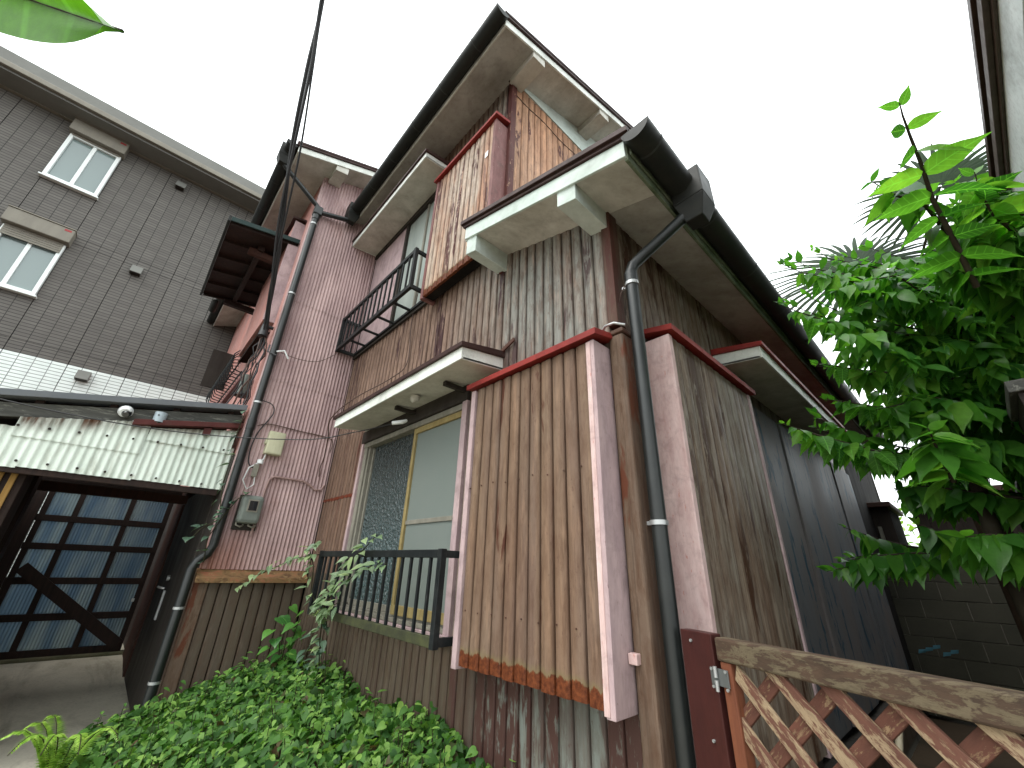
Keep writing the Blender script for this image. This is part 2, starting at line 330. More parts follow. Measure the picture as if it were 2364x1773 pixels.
M['leaf_heart'] = leafmat('sapling_leaf', c8(46, 102, 42), c8(84, 140, 56), c8(110, 160, 64), trans=.3, attr=False)
M['leaf_fern'] = leafmat('fern_leaf', c8(120, 164, 56), c8(150, 190, 76), c8(176, 204, 100), trans=.3)
M['leaf_big'] = leafmat('glossy_big_leaf', c8(44, 92, 20), c8(80, 136, 28), c8(104, 160, 36), trans=.45, rough=.35, attr=False)
M['leaf_palm'] = leafmat('palm_leaf', c8(34, 52, 32), c8(46, 66, 40), c8(62, 84, 48), trans=.06, rough=.6, spec=.1)
M['palmtrunk'] = paint('palm_fibre', c8(86, 66, 48), c8(62, 48, 36), amt=.4, sc=20, rough=.9)
def concrete(name, a8, b8, d8):
    n = NT(name); a = n.noise(n.pos((1.3, 1.3, 1.3)), 1, 7, .62, .4); b = n.noise(n.pos((40, 40, 40)), 1, 4, .7)
    col = n.mix(n.ramp(a, (.35, 0.), (.65, 1.)), a8, b8); col = n.mix(n.ramp(b, (.5, 0.), (.8, .4)), col, d8)
    d = n.noise(n.pos((.7, 2.6, 1), (5, 2, 0)), 1, 6, .65, .6); col = n.mix(n.ramp(d, (.52, 0.), (.7, .6)), col, d8)
    n.bump(b, .3, .004); return n.fin(col, .85, 0, .3)
M['concrete'] = concrete('path_concrete', c8(232, 224, 204), c8(212, 204, 184), c8(140, 132, 110))
M['soil'] = concrete('soil', c8(96, 78, 58), c8(74, 60, 44), c8(50, 48, 30))
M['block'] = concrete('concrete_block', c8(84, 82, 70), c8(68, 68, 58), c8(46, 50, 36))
M['found'] = concrete('foundation', c8(150, 146, 134), c8(126, 122, 112), c8(90, 88, 78))
M['blueshut'] = paint('peeling_blue_shutter', c8(122, 128, 134), c8(140, 130, 126), dirt=c8(92, 90, 90), amt=.4, sc=2, flake=c8(44, 84, 104), flake_amt=.3)

M['darkboard'] = wood('dark_fence_board', c8(58, 46, 38), c8(44, 36, 31), axis=2)
M['mossstep'] = paint('mossy_step', c8(110, 112, 84), c8(140, 132, 108), dirt=c8(54, 66, 34), amt=.6, sc=5, vertical=False, rough=.9)
M['bluescrap'] = NT('blue_plastic').fin(c8(120, 190, 215), .3)
M['canework'] = paint('pale_tool_handle', c8(206, 196, 172), c8(180, 168, 140), amt=.3, sc=20)

# ------------------------------------------------------------------ mesh helper
class MB:
    def __init__(s): s.v = []; s.f = []; s.sm = []
    def add(s, v, f, smooth=False):
        o = len(s.v); s.v += [tuple(p) for p in v]; s.f += [tuple(i + o for i in q) for q in f]; s.sm += [smooth] * len(f); return s
    def box(s, x0, x1, y0, y1, z0, z1):
        x0, x1 = sorted((x0, x1)); y0, y1 = sorted((y0, y1)); z0, z1 = sorted((z0, z1))
        v = [(x0, y0, z0), (x1, y0, z0), (x1, y1, z0), (x0, y1, z0), (x0, y0, z1), (x1, y0, z1), (x1, y1, z1), (x0, y1, z1)]
        return s.add(v, [(0, 3, 2, 1), (4, 5, 6, 7), (0, 1, 5, 4), (1, 2, 6, 5), (2, 3, 7, 6), (3, 0, 4, 7)])
    def hexa(s, b, t):                                   # bottom quad (ccw from above) and top quad
        return s.add(list(b) + list(t), [(0, 3, 2, 1), (4, 5, 6, 7), (0, 1, 5, 4), (1, 2, 6, 5), (2, 3, 7, 6), (3, 0, 4, 7)])
    def beam(s, a, b, w, h, up=(0, 0, 1)):
        a = Vector(a); b = Vector(b); d = (b - a).normalized(); u = Vector(up)
        if abs(d.dot(u)) > .98: u = Vector((0, 1, 0))
        r = d.cross(u).normalized(); u = r.cross(d).normalized()
        q = [(-1, -1), (1, -1), (1, 1), (-1, 1)]
        v = [a + r * (i * w / 2) + u * (j * h / 2) for i, j in q] + [b + r * (i * w / 2) + u * (j * h / 2) for i, j in q]
        return s.add(v, [(0, 1, 2, 3), (7, 6, 5, 4), (0, 4, 5, 1), (1, 5, 6, 2), (2, 6, 7, 3), (3, 7, 4, 0)])
    def tube(s, pts, r, n=8, cap=True):
        P = [Vector(p) for p in pts]; R_ = r if isinstance(r, (list, tuple)) else [r] * len(P)
        t = [(P[min(i + 1, len(P) - 1)] - P[max(i - 1, 0)]).normalized() for i in range(len(P))]
        u = t[0].orthogonal().normalized(); v = []; f = []
        for i, p in enumerate(P):
            u = (u - t[i] * u.dot(t[i])).normalized(); w = t[i].cross(u)
            for k in range(n):
                a = 2 * math.pi * k / n; v.append(p + (u * math.cos(a) + w * math.sin(a)) * R_[i])
        for i in range(len(P) - 1):
            for k in range(n): f.append((i * n + k, i * n + (k + 1) % n, (i + 1) * n + (k + 1) % n, (i + 1) * n + k))
        s.add(v, f, True)
        if cap:
            s.add(v[:n], [tuple(range(n))[::-1]]); s.add(v[-n:], [tuple(range(n))])
        return s
    def build(s, name, mat, parent=None, bevel=0, recalc=True):
        me = bpy.data.meshes.new(name)
        off = parent['_w'] if parent is not None and '_w' in parent else (0, 0, 0)
        V = [(a - off[0], b - off[1], c - off[2]) for a, b, c in s.v]
        me.from_pydata(V, [], s.f); me.polygons.foreach_set('use_smooth', s.sm)
        me.materials.append(M[mat] if isinstance(mat, str) else mat)
        if recalc:
            import bmesh
            bm = bmesh.new(); bm.from_mesh(me); bmesh.ops.recalc_face_normals(bm, faces=bm.faces); bm.to_mesh(me); bm.free()
        me.update()
        o = bpy.data.objects.new(name, me); COL.objects.link(o)
        if parent is not None: o.parent = parent; o['_w'] = list(off)
        else: o['_w'] = [0., 0., 0.]
        if bevel:
            b = o.modifiers.new('bevel', 'BEVEL'); b.width = bevel; b.segments = 2; b.limit_method = 'ANGLE'
        return o
def tag(o, label=None, cat=None, group=None, kind=None):
    for k, v in (('label', label), ('category', cat), ('group', group), ('kind', kind)):
        if v: o[k] = v
    return o
def thing(name, loc, label, cat, group=None):
    o = bpy.data.objects.new(name, None); COL.objects.link(o); o.location = loc; o['_w'] = [float(q) for q in loc]
    o.empty_display_size = .1
    return tag(o, label, cat, group)
def part(name, parent):
    o = bpy.data.objects.new(name, None); COL.objects.link(o); o.parent = parent; o['_w'] = list(parent['_w']); o.empty_display_size = .05
    return o
def box(name, mat, parent, x0, x1, y0, y1, z0, z1, bevel=0):
    return MB().box(x0, x1, y0, y1, z0, z1).build(name, mat, parent, bevel)

# ------------------------------------------------------------------ ground
def grid(name, mat, x0, x1, y0, y1, nx, ny, zf):
    mb = MB(); v = [(x0 + (x1 - x0) * i / nx, y0 + (y1 - y0) * j / ny, 0) for j in range(ny + 1) for i in range(nx + 1)]
    v = [(a, b, zf(a, b)) for a, b, _ in v]
    f = [(j * (nx + 1) + i, j * (nx + 1) + i + 1, (j + 1) * (nx + 1) + i + 1, (j + 1) * (nx + 1) + i) for j in range(ny) for i in range(nx)]
    mb.add(v, f, True); o = mb.build(name, mat); return o
tag(grid('ground', 'soil', -220, 220, -220, 220, 8, 8, lambda x, y: -.03), kind='structure')
ramp_z = lambda x: .17 * max(0., min(1., (-5.2 - x) / 1.9)) ** 1.2
tag(grid('path', 'concrete', -8.9, 2.5, -5, -.5, 57, 20, lambda x, y: .002 * math.sin(3 * x + y) + ramp_z(x)), kind='structure')
def bed_h(x, y):
    d = max(0, min(1, (-y) / 1.45)); e = min(1, max(0, (x + 4.0) / .7)); g = min(1, max(0, (.1 - x) / .5))
    return (.40 - .30 * d ** 1.4) * e * g - .05 * (1 - e * g)
tag(grid('planting_bed', 'soil', -4.1, .2, -1.55, .0, 30, 14, bed_h), kind='structure')

# ------------------------------------------------------------------ THE HOUSE
house = thing('house', (-1.8, 0, 0), 'weathered two-storey house clad in rusty brown metal boards with red-capped shutter boxes', 'house')
W = .077
def board_mesh(name, mat, parent, tr, u0, u1, z0, z1, proud=0.):
    """one vertical metal board; tr(u, d, z) -> world, d outward"""
    w = u1 - u0
    prof = [(u0 + .0022, -.020), (u0 + .0026, -.003), (u0 + .0070, .0012), (u0 + w * .30, .0040), (u0 + w * .66, .0058), (u1 - .0095, .0055), (u1 - .0050, .0010), (u1 - .0035, -.006), (u1 - .0024, -.020)]
    mb = MB(); n = len(prof)
    lo = [tr(u, d + proud, z0) for u, d in prof]; hi = [tr(u, d + proud, z1) for u, d in prof]
    mb.add(lo + hi, [(i, i + 1, n + i + 1, n + i) for i in range(n - 1)] + [tuple(range(n)), tuple(range(2 * n - 1, n - 1, -1))])
    o = mb.build(name, mat, parent)
    at = o.data.attributes.new('edge', 'FLOAT', 'POINT'); at.data.foreach_set('value', EDGE)
    return o
EDGE = np.array([1, 1, .8, .12, .0, .7, 1, 1, 1] * 2, np.float32)
FRONT = lambda u, d, z: (u, -d, z)
def columns(a, b, w=W):
    n = max(1, round((b - a) / w)); return [(a + (b - a) * i / n, a + (b - a) * (i + 1) / n) for i in range(n)]
soff1 = lambda x: 3.29 - .29 * x
# structural bodies behind the boards (set back so the openings have depth)
box('body', 'dark', house, -3.6, -.012, .10, 7.9, .0, 3.30)
box('body', 'dark', house, -3.6, -.93, .10, 7.9, 3.31, 5.82)
box('foundation', 'found', house, -3.67, -.02, .02, .09, -.05, .22)
fw = part('front_wall', house)
LW = (-2.87, -1.21, 1.04, 2.50); UW = (-3.69, -1.87, 3.70, 5.26)
for u0, u1 in columns(-3.675, -.035):
    c = (u0 + u1) / 2; top = 5.80 if c < -.93 else soff1(c) + .04
    segs = [(.20, 1.30 if c < LW[0] else (1.04 if c < LW[1] else .98), 'dado' if c < LW[1] else 'base')]
    if c < LW[0]: segs += [(1.30, 1.98, 'strip'), (1.982, 2.62, 'strip')]
    zl = 2.622 if c < LW[0] else (2.50 if c < LW[1] else .982)
    if UW[0] < c < UW[1]: segs += [(zl, UW[2], 'wall'), (UW[3], top, 'wall')]
    else: segs += [(zl, top, 'wall')]
    for z0, z1, mt in segs:
        board_mesh('board', mt, fw, FRONT, u0, u1, z0, z1, random.uniform(-.0012, .0012))
# rust line where two sheets lap beside the window
mb = MB(); xs = np.linspace(-3.675, -2.88, 40)
for i in range(39):
    a, b = [.006 + .014 * random.random() for _ in range(2)]
    mb.box(xs[i], xs[i + 1], -.0075, .004, 1.978 - a, 1.982 + b * .7)
M['rust'] = paint('rust', c8(140, 66, 40), c8(108, 48, 32), amt=.4, sc=20)
mb.build('rust_seam', 'rust', fw)
# corner pieces
MB().box(-.035, .022, -.020, .06, 2.53, 3.30).build('corner_trim', 'corner', house, .004)
MB().box(-.030, .048, -.035, .075, .05, 2.46).build('corner_cover', 'corner2', house, .012)
MB().box(-.032, .055, -.042, .08, 2.46, 2.485).build('corner_cap', 'corner', house, .006)
MB().box(-.945, -.892, -.014, .05, 3.4, 5.80).build('corner_trim', 'maroon', house, .004)

# right wall (x = 0, faces +x)
RIGHT = lambda u, d, z: (d, u, z)
rw = part('side_wall', house)
for u0, u1 in columns(.075, 1.47, .080):
    board_mesh('board', 'right', rw, RIGHT, u0, u1, .15, 3.36, random.uniform(-.001, .001))
for u0, u1 in columns(1.47, 5.30, .16):
    board_mesh('board', 'right', rw, RIGHT, u0, u1, 2.66, 3.36, random.uniform(-.001, .001))
box('foundation', 'found', house, -.08, -.01, .03, 5.3, -.05, .16)
sp = part('shutter_panel_row', house)
for i, (a, b) in enumerate(((1.60, 2.45), (2.47, 3.36), (3.38, 4.30), (4.32, 5.28))):
    MB().box(-.02, .02 + .012 * (i % 2), a, b, .50, 2.64).build('shutter_panel', 'blueshut', sp, .004)
box('window_frame', 'header', sp, -.03, .045, 1.44, 1.585, .45, 2.66, .004)
box('sill', 'header', sp, -.03, .06, 1.44, 5.3, .40, .455, .004)
box('lower_siding', 'dado', sp, -.03, .0, 1.47, 5.3, .05, .395)
box('end_wall', 'darkboard', house, -3.6, .0, 7.9, 7.95, 0, 3.3)
# upper side wall (x = -.908)
uw = part('upper_side_wall', house)
UPS = lambda u, d, z: (-.908 + d, u, z)
for u0, u1 in columns(.05, 3.2, .088):
    board_mesh('board', 'upside', uw, UPS, u0, u1, 3.42, 5.79, random.uniform(-.001, .001))
mb = MB(); mb.tube([(-.900, .05 + .05 * i, 5.60 - .012 * math.sin(i * .6)) for i in range(40)], .004, 5); mb.build('seam_wire', 'brownwire', uw)
MB().box(-.94, -.884, -.03, .0, 5.775, 5.81).build('head_trim', 'header', uw)

# shutter boxes
def shutter_box(tr, u0, u1, z0, z1, dep, mat, side_mats, capmat, edge=.042, wb=W, name='shutter_box', capover=(.02, .03)):
    r = part(name, house)
    def bx(nm, mt, a, b, d0, d1, p, q, bev=.003):
        P = [tr(x, d, z) for x in (a, b) for d in (d0, d1) for z in (p, q)]
        xs_, ys_, zs_ = zip(*P); return MB().box(min(xs_), max(xs_), min(ys_), max(ys_), min(zs_), max(zs_)).build(nm, mt, r, bev)
    for a, b in columns(u0 + edge * side_mats[2], u1 - edge * side_mats[3], wb):
        board_mesh('board', mat, r, lambda u, d, z: tr(u, dep + d, z), a, b, z0 + random.uniform(-.003, .003), z1, random.uniform(-.001, .001))
    bx('core', 'dark', u0 + .02, u1 - .02, .03, dep - .014, z0 + .004, z1)
    bx('side_panel', side_mats[0], u0, u0 + edge * .9, .012, dep + .012, z0 - .02, z1)
    bx('side_panel', side_mats[1], u1 - edge * .9, u1, .012, dep + .012, z0 - .02, z1)
    # sloped cap with a turned-down red edge
    c0, c1 = u0 - capover[0], u1 + capover[0] + .012; d1 = dep + .012 + capover[1]
    t = [tr(c0, .0, z1 + .075), tr(c1, .0, z1 + .075), tr(c1, d1, z1 + .040), tr(c0, d1, z1 + .040)]
    b = [tr(c0, .0, z1 + .045), tr(c1, .0, z1 + .045), tr(c1, d1, z1 + .006), tr(c0, d1, z1 + .006)]
    MB().hexa(b, t).build('cap', capmat, r, .002)
    return r
shutter_box(FRONT, -.978, -.040, .968, 2.405, .138, 'box', ('pink', 'pink', 1, 1), 'red')
bpy.data.objects  # keep reference order
shutter_box(FRONT, -1.885, -.930, 3.60, 5.065, .138, 'upbox', ('pinkfade', 'pinkfade', .5, .35), 'red')
shutter_box(RIGHT, .245, 1.385, .62, 2.53, .138, 'right', ('pinkR', 'pink', .55, .9), 'red', wb=.088)
# pale red-edged strip on the box corner facing the path, little bracket
box('edge_strip', 'pinkR', house, -.084, -.060, -.154, -.1445, .955, 2.40, .002)
box('hook', 'pinkR', house, -.036, .0, -.06, -.03, 1.10, 1.135, .003)

box('tape', 'whiteplastic', house, -1.06, -1.02, -.1485, -.1465, 4.66, 4.73)
MB().tube([(-.075, -.028, 2.505), (-.03, -.055, 2.515), (.02, -.055, 2.512), (.06, -.02, 2.50)], .007, 6).build('tie_wire', 'clampmetal', house)
MB().beam((-.865, -.022, 2.70), (-.735, -.026, 2.745), .012, .026, (0, 0, 1)).build('flashing_end', 'corner', house)
for k in range(9): MB().tube([(-.93 + k * .098, -.1425, 1.80 + .006 * (k % 3)), (-.93 + k * .098, -.1475, 1.80 + .006 * (k % 3))], .0042, 6).build('nail_head', 'corner', house)
for k in range(8): MB().tube([(-.90 + k * .10, -.1425, 1.20 - .004 * (k % 2)), (-.90 + k * .10, -.1472, 1.20 - .004 * (k % 2))], .0036, 6).build('nail_head', 'corner', house)
# window hoods
def hood(tr, u0, u1, zb, dep, drop, edge, fh=.085, lip=.02):
    r = part('window_hood', house)
    P = lambda u, d, z: tr(u, d, z)
    b = [P(u0, 0, zb), P(u1, 0, zb), P(u1, dep - .012, zb - drop), P(u0, dep - .012, zb - drop)]
    t = [P(u0, 0, zb + .012), P(u1, 0, zb + .012), P(u1, dep - .012, zb - drop + .012), P(u0, dep - .012, zb - drop + .012)]
    MB().hexa(b, t).build('soffit', 'hood', r)
    g = lambda a, c, d0, d1, nm, mt: MB().hexa([P(a, d0, zb - drop * d0 / dep - .004), P(c, d0, zb - drop * d0 / dep - .004), P(c, d1, zb - drop * d1 / dep - .004), P(a, d1, zb - drop * d1 / dep - .004)],
        [P(a, d0, zb + fh - drop * d0 / dep), P(c, d0, zb + fh - drop * d0 / dep), P(c, d1, zb + fh - drop * d1 / dep), P(a, d1, zb + fh - drop * d1 / dep)]).build(nm, mt, r, .002)
    g(u0, u1, dep - .012, dep, 'fascia', 'white'); g(u0, u0 + .012, 0, dep - .013, 'fascia', 'white'); g(u1 - .012, u1, 0, dep - .013, 'fascia', 'white')
    a, c, e = u0 - lip, u1 + lip, dep + lip
    b = [P(a, -.0, zb + fh), P(c, -.0, zb + fh), P(c, e, zb + fh - drop - .012), P(a, e, zb + fh - drop - .012)]
    t = [P(a, -.0, zb + fh + .045), P(c, -.0, zb + fh + .045), P(c, e, zb + fh - drop + .018), P(a, e, zb + fh - drop + .018)]
    MB().hexa(b, t).build('roof_sheet', edge, r, .002)
    return r
hd = hood(FRONT, -2.83, -.86, 2.575, .335, .04, 'brownedge')
box('bracket', 'header', hd, -1.93, -1.90, -.20, .0, 2.515, 2.545); box('bracket', 'header', hd, -1.25, -1.22, -.20, .0, 2.515, 2.545)
hood(FRONT, -3.67, -1.84, 5.30, .345, .035, 'brownedge', fh=.07)
hood(RIGHT, 1.26, 4.6, 2.76, .31, .03, 'red', fh=.09)

# lower window
win = part('window', house)
box('jamb', 'pink', win, -2.905, -2.865, -.018, .08, 1.03, 2.52, .003)
box('jamb', 'pink', win, -1.262, -1.205, -.018, .08, 1.03, 2.52, .003)
box('inner_jamb', 'frame', win, -2.864, -2.80, .004, .09, 1.06, 2.50, .002)
box('inner_jamb', 'frame', win, -2.797, -2.765, .018, .092, 1.06, 2.46, .002)
box('header', 'header', win, -2.90, -1.20, -.026, .09, 2.455, 2.57, .003)
box('track', 'frame', win, -2.864, -1.263, -.004, .085, 2.41, 2.453, .002)
box('sill', 'pink', win, -2.90, -1.20, -.03, .09, 1.00, 1.045, .003)
box('track', 'frame', win, -2.864, -1.263, -.012, .025, 1.047, 1.072, .002)
box('track', 'frame', win, -2.864, -1.263, .030, .06, 1.047, 1.085, .002)
box('sash', 'frame', win, -2.764, -2.735, .045, .085, 1.10, 2.40, .002); box('sash', 'frame', win, -2.735, -1.93, .045, .085, 1.086, 1.13, .002)
box('pane', 'patglass', win, -2.735, -1.90, .060, .066, 1.13, 2.41)
box('sash', 'yellow', win, -1.950, -1.915, .012, .052, 1.086, 2.41, .002)
box('sash', 'yellow', win, -1.915, -1.265, .012, .052, 1.086, 1.145, .002); box('sash', 'yellow', win, -1.915, -1.265, .012, .052, 2.365, 2.41, .002)
box('pane', 'frost', win, -1.915, -1.265, .030, .036, 1.145, 2.365)
box('glazing_bar', 'frame', win, -1.915, -1.265, .020, .045, 1.665, 1.695, .002)
lamp = part('bulb_socket', hd)
MB().tube([(-1.93, -.08, 2.455), (-1.93, -.115, 2.435), (-1.99, -.17, 2.425)], [.012, .018, .016], 8).build('socket', 'whiteplastic', hd)
MB().tube([(-1.62, -.20, 2.54), (-1.62, -.20, 2.522), (-1.625, -.22, 2.505)], [.042, .036, .020], 12).build('old_lamp', 'hood', hd)

# upper window behind the rail
win = part('window', house)
box('infill_panel', 'pink', win, -3.66, -2.80, .0, .05, 3.70, 5.27, .002)
box('post', 'header', win, -2.80, -2.755, -.012, .06, 3.70, 5.27, .002)
box('header', 'header', win, -3.66, -1.88, -.02, .06, 5.23, 5.30, .002)
box('pane', 'screen', win, -2.755, -1.88, .02, .03, 3.76, 5.23)
box('glazing_bar', 'frame', win, -2.33, -2.30, .0, .03, 3.76, 5.23, .002); box('sill', 'header', win, -3.66, -1.88, -.03, .06, 3.66, 3.70, .002)

# railings
def railing(u0, u1, z0, z1, dep, nb, name, lowmat, slats):
    r = part('railing', house); y = -dep
    box('top_rail', 'blackrail', r, u0, u1, y - .014, y + .014, z1 - .042, z1, .003)
    box('bottom_rail', lowmat, r, u0, u1, y - .016, y + .016, z0, z0 + .048, .003)
    for x in (u0, u1):
        s = -1 if x == u0 else 1
        box('post', 'blackrail', r, x - .018, x + .018, y - .018, y + .018, z0 - .004, z1 + .004, .003)
        box('return_rail', 'blackrail', r, x - .013, x + .013, y + .019, -.003, z1 - .040, z1 - .003, .003)
        box('return_rail', 'blackrail', r, x - .013, x + .013, y + .019, -.003, z0 + .004, z0 + .044, .003)
        for k in (1, 2):
            if s < 0: box('baluster', 'blackrail', r, x - .007, x + .007, y + dep * k / 3 - .007, y + dep * k / 3 + .007, z0 + .045, z1 - .041, .002)
    for k in range(1, nb):
        x = u0 + (u1 - u0) * k / nb
        MB().box(x - .0085, x + .0085, y - .008, y + .008, z0 + .047, z1 - .041).build('baluster', 'blackrail', r, .002)
    if slats:
        box('inner_rail', 'blackrail', r, u0 + .02, u1 - .02, -.045, -.02, z0 + .004, z0 + .036, .003)
        for k in range(1, slats + 1):
            x = u0 + (u1 - u0) * k / (slats + 1); box('floor_slat', 'blackrail', r, x - .011, x + .011, y + .017, -.046, z0 + .008, z0 + .030, .002)
    return r
railing(-2.765, -1.025, 1.028, 1.478, .228, 17, 'lower', 'mossrail', 0)
railing(-3.645, -1.935, 3.69, 4.155, .232, 15, 'upper', 'blackrail', 4)

# ------------------------------------------------------------------ roofs
def slab(p, th):                                         # p: 4 bottom corners ccw from above
    return MB().hexa(p, [(a, b, c + th) for a, b, c in p])
S2 = .34; Z2 = 5.785
zu = lambda y: Z2 + S2 * y
rf = part('upper_roof', house)
EY, RX, LX = -.375, -.585, -3.66; RY = 3.6
slab([(LX, EY, zu(EY)), (RX, EY, zu(EY)), (RX, .0, zu(0)), (LX, 0, zu(0))], .02).build('soffit', 'soffit', rf)
slab([(-.907, .002, zu(.002)), (RX, .002, zu(.002)), (RX, RY, zu(RY)), (-.907, RY, zu(RY))], .02).build('soffit', 'soffit2', rf)
slab([(LX, .002, zu(.002) + .03), (-.91, .002, zu(.002) + .03), (-.91, RY, zu(RY) + .03), (LX, RY, zu(RY) + .03)], .02).build('underlay', 'dark', rf)
slab([(LX, EY - .05, zu(EY - .05) + .085), (RX + .03, EY - .05, zu(EY - .05) + .085), (RX + .03, RY, zu(RY) + .085), (LX, RY, zu(RY) + .085)], .035).build('roof_sheet', 'roof', rf)
slab([(LX, RY, zu(RY) + .085), (RX + .03, RY, zu(RY) + .085), (RX + .03, 2 * RY + .4, zu(-.4) + .085), (LX, 2 * RY + .4, zu(-.4) + .085)], .035).build('roof_sheet', 'roof', rf)
box('eave_fascia', 'soffit2', rf, LX, RX - .002, EY - .016, EY - .0005, zu(EY) - .012, zu(EY) + .085, .002)
def rake(parent, A, B, thick, hgt, mat, nm, axis):
    (ax, ay, az), (bx_, by, bz) = A, B
    o = (thick, 0, 0) if axis == 'x' else (0, thick, 0)
    q = [(ax, ay, az), (ax + o[0], ay + o[1], az), (bx_ + o[0], by + o[1], bz), (bx_, by, bz)]
    return MB().hexa(q, [(x, y, z + hgt) for x, y, z in q]).build(nm, mat, parent, .002)
rake(rf, (RX, EY - .02, zu(EY - .02) - .012), (RX, RY, zu(RY) - .012), .016, .090, 'white', 'barge_board', 'x')
rake(rf, (RX + .004, EY - .05, zu(EY - .05) + .080), (RX + .004, RY, zu(RY) + .080), .034, .030, 'brownedge', 'barge_trim', 'x')
rake(rf, (RX + .008, EY - .05, zu(EY - .05) + .112), (RX + .008, RY, zu(RY) + .112), .036, .030, 'brownedge', 'barge_trim', 'x')
# white board between the metal siding and the sloping soffit
MB().hexa([(-.93, .12, 5.795), (-.895, .12, 5.795), (-.895, 3.4, 5.795), (-.93, 3.4, 5.795)], [(-.93, .12, zu(.12) + .02), (-.895, .12, zu(.12) + .02), (-.895, 3.4, zu(3.4) + .02), (-.93, 3.4, zu(3.4) + .02)]).build('gable_board', 'pale', rf)
for y0, y1 in ((-.04, .115), (1.02, 1.19)):
    MB().hexa([(-.906, y0, zu(y0) - .085), (RX + .001, y0, zu(y0) - .085), (RX + .001, y1, zu(y1) - .115), (-.906, y1, zu(y1) - .115)],
              [(-.906, y0, zu(y0) + .001), (RX + .001, y0, zu(y0) + .001), (RX + .001, y1, zu(y1) + .001), (-.906, y1, zu(y1) + .001)]).build('purlin_box', 'soffit2', rf, .003)

S1 = .29; zs = lambda x: 3.29 - S1 * x
lr = part('lower_roof', house)
EX, FY = .305, -.30; LFX = -.985; BY = 6.2
slab([(LFX, FY, zs(LFX)), (EX, FY, zs(EX)), (EX, .0, zs(EX)), (LFX, 0, zs(LFX))], .02).build('soffit', 'soffit2', lr)
slab([(-.0, .002, zs(0)), (EX, .002, zs(EX)), (EX, BY, zs(EX)), (-.0, BY, zs(0))], .02).build('soffit', 'soffit', lr)
slab([(LFX - .03, FY - .03, zs(LFX - .03) + .11), (EX + .05, FY - .03, zs(EX + .05) + .11), (EX + .05, .0, zs(EX + .05) + .11), (LFX - .03, 0, zs(LFX - .03) + .11)], .03).build('roof_sheet', 'roof', lr)
slab([(-.89, .001, zs(-.89) + .11), (EX + .05, .001, zs(EX + .05) + .11), (EX + .05, BY, zs(EX + .05) + .11), (-.89, BY, zs(-.89) + .11)], .03).build('roof_sheet', 'roof', lr)
def rakeX(parent, x0, x1, y, th, zoff, h, mat, nm):
    q = [(x0, y, zs(x0) + zoff), (x1, y, zs(x1) + zoff), (x1, y + th, zs(x1) + zoff), (x0, y + th, zs(x0) + zoff)]
    return MB().hexa(q, [(x, yy, z + h) for x, yy, z in q]).build(nm, mat, parent, .002)
rakeX(lr, LFX, EX + .012, FY - .016, .016, -.012, .105, 'pale', 'barge_board')
rakeX(lr, LFX - .02, EX + .03, FY - .030, .028, .094, .022, 'brownedge', 'barge_trim')
rakeX(lr, LFX - .035, EX + .05, FY - .046, .044, .118, .034, 'brownedge', 'barge_trim')
rake(lr, (LFX - .014, FY + .001, zs(LFX) - .012), (LFX - .014, 0, zs(LFX) - .012), .014, .12, 'pale', 'end_board', 'x')
rake(lr, (EX + .0005, FY, zs(EX) - .03), (EX + .0005, BY, zs(EX) - .03), .016, .13, 'moss', 'eave_fascia', 'x')
rake(lr, (EX + .0175, FY + .02, zs(EX) + .02), (EX + .0175, BY, zs(EX) + .02), .010, .05, 'moss', 'eave_batten', 'x')
for x0, x1, dz in ((-.972, -.862, .15), (-.118, .008, .115)):
    MB().hexa([(x0, FY - .002, zs(x0) - dz), (x1, FY - .002, zs(x1) - dz), (x1, .0, zs(x1) - dz), (x0, .0, zs(x0) - dz)],
              [(x0, FY - .002, zs(x0) + .001), (x1, FY - .002, zs(x1) + .001), (x1, .0, zs(x1) + .001), (x0, .0, zs(x0) + .001)]).build('purlin_box', 'pale', lr, .003)
box('lower_roof_trim', 'header', lr, -.908, -.87, .05, 3.2, 3.54, 3.60)

# wing (projecting corrugated block)
WX, WY = -3.69, -.885
wing = part('wing', house)
box('wing_body', 'dark', wing, -9.2, WX - .03, WY + .05, 6.5, 0, 6.25)
def corr(name, mat, parent, tr, u0, u1, z0, z1, pitch, amp, proud=0., rows=1, skew=None):
    n = max(8, int((u1 - u0) / pitch * 8)); v = []; f = []
    for j in range(rows + 1):
        for i in range(n + 1):
            u = u0 + (u1 - u0) * i / n
            zt = z1 if skew is None else skew(u)
            v.append(tr(u, proud + amp * math.sin(2 * math.pi * u / pitch), z0 + (zt - z0) * j / rows))
    for j in range(rows):
        for i in range(n): f.append((j * (n + 1) + i, j * (n + 1) + i + 1, (j + 1) * (n + 1) + i + 1, (j + 1) * (n + 1) + i))
    return MB().add(v, f, True).build(name, mat, parent, recalc=False)
SIDE = lambda u, d, z: (WX + d, u, z)
WFRONT = lambda u, d, z: (u, WY - d, z)
for k, (z0, z1) in enumerate(((1.31, 2.68), (2.655, 3.17), (3.145, 4.165), (4.14, 6.45))):
    corr('corrugated_sheet', 'corr', wing, SIDE, WY, -.002, z0, z1, .0365, .0085, .001 + .005 * k)
box('corner_strip', 'corr', wing, WX - .05, WX + .012, WY - .012, WY + .03, 1.31, 6.2, .004)
MB().hexa([(WX - .02, WY - .03, 1.225), (WX + .095, WY - .03, 1.205), (WX + .095, -.02, 1.205), (WX - .02, -.02, 1.225)],
          [(WX - .02, WY - .03, 1.315), (WX + .095, WY - .03, 1.245), (WX + .095, -.02, 1.245), (WX - .02, -.02, 1.315)]).build('ledge', 'ledge', wing, .003)
for u0, u1 in columns(WY + .08, -.01, .084):
    board_mesh('board', 'dado', wing, lambda u, d, z: (WX + .012 + d, u, z), u0, u1, .05, 1.21, random.uniform(-.001, .001))
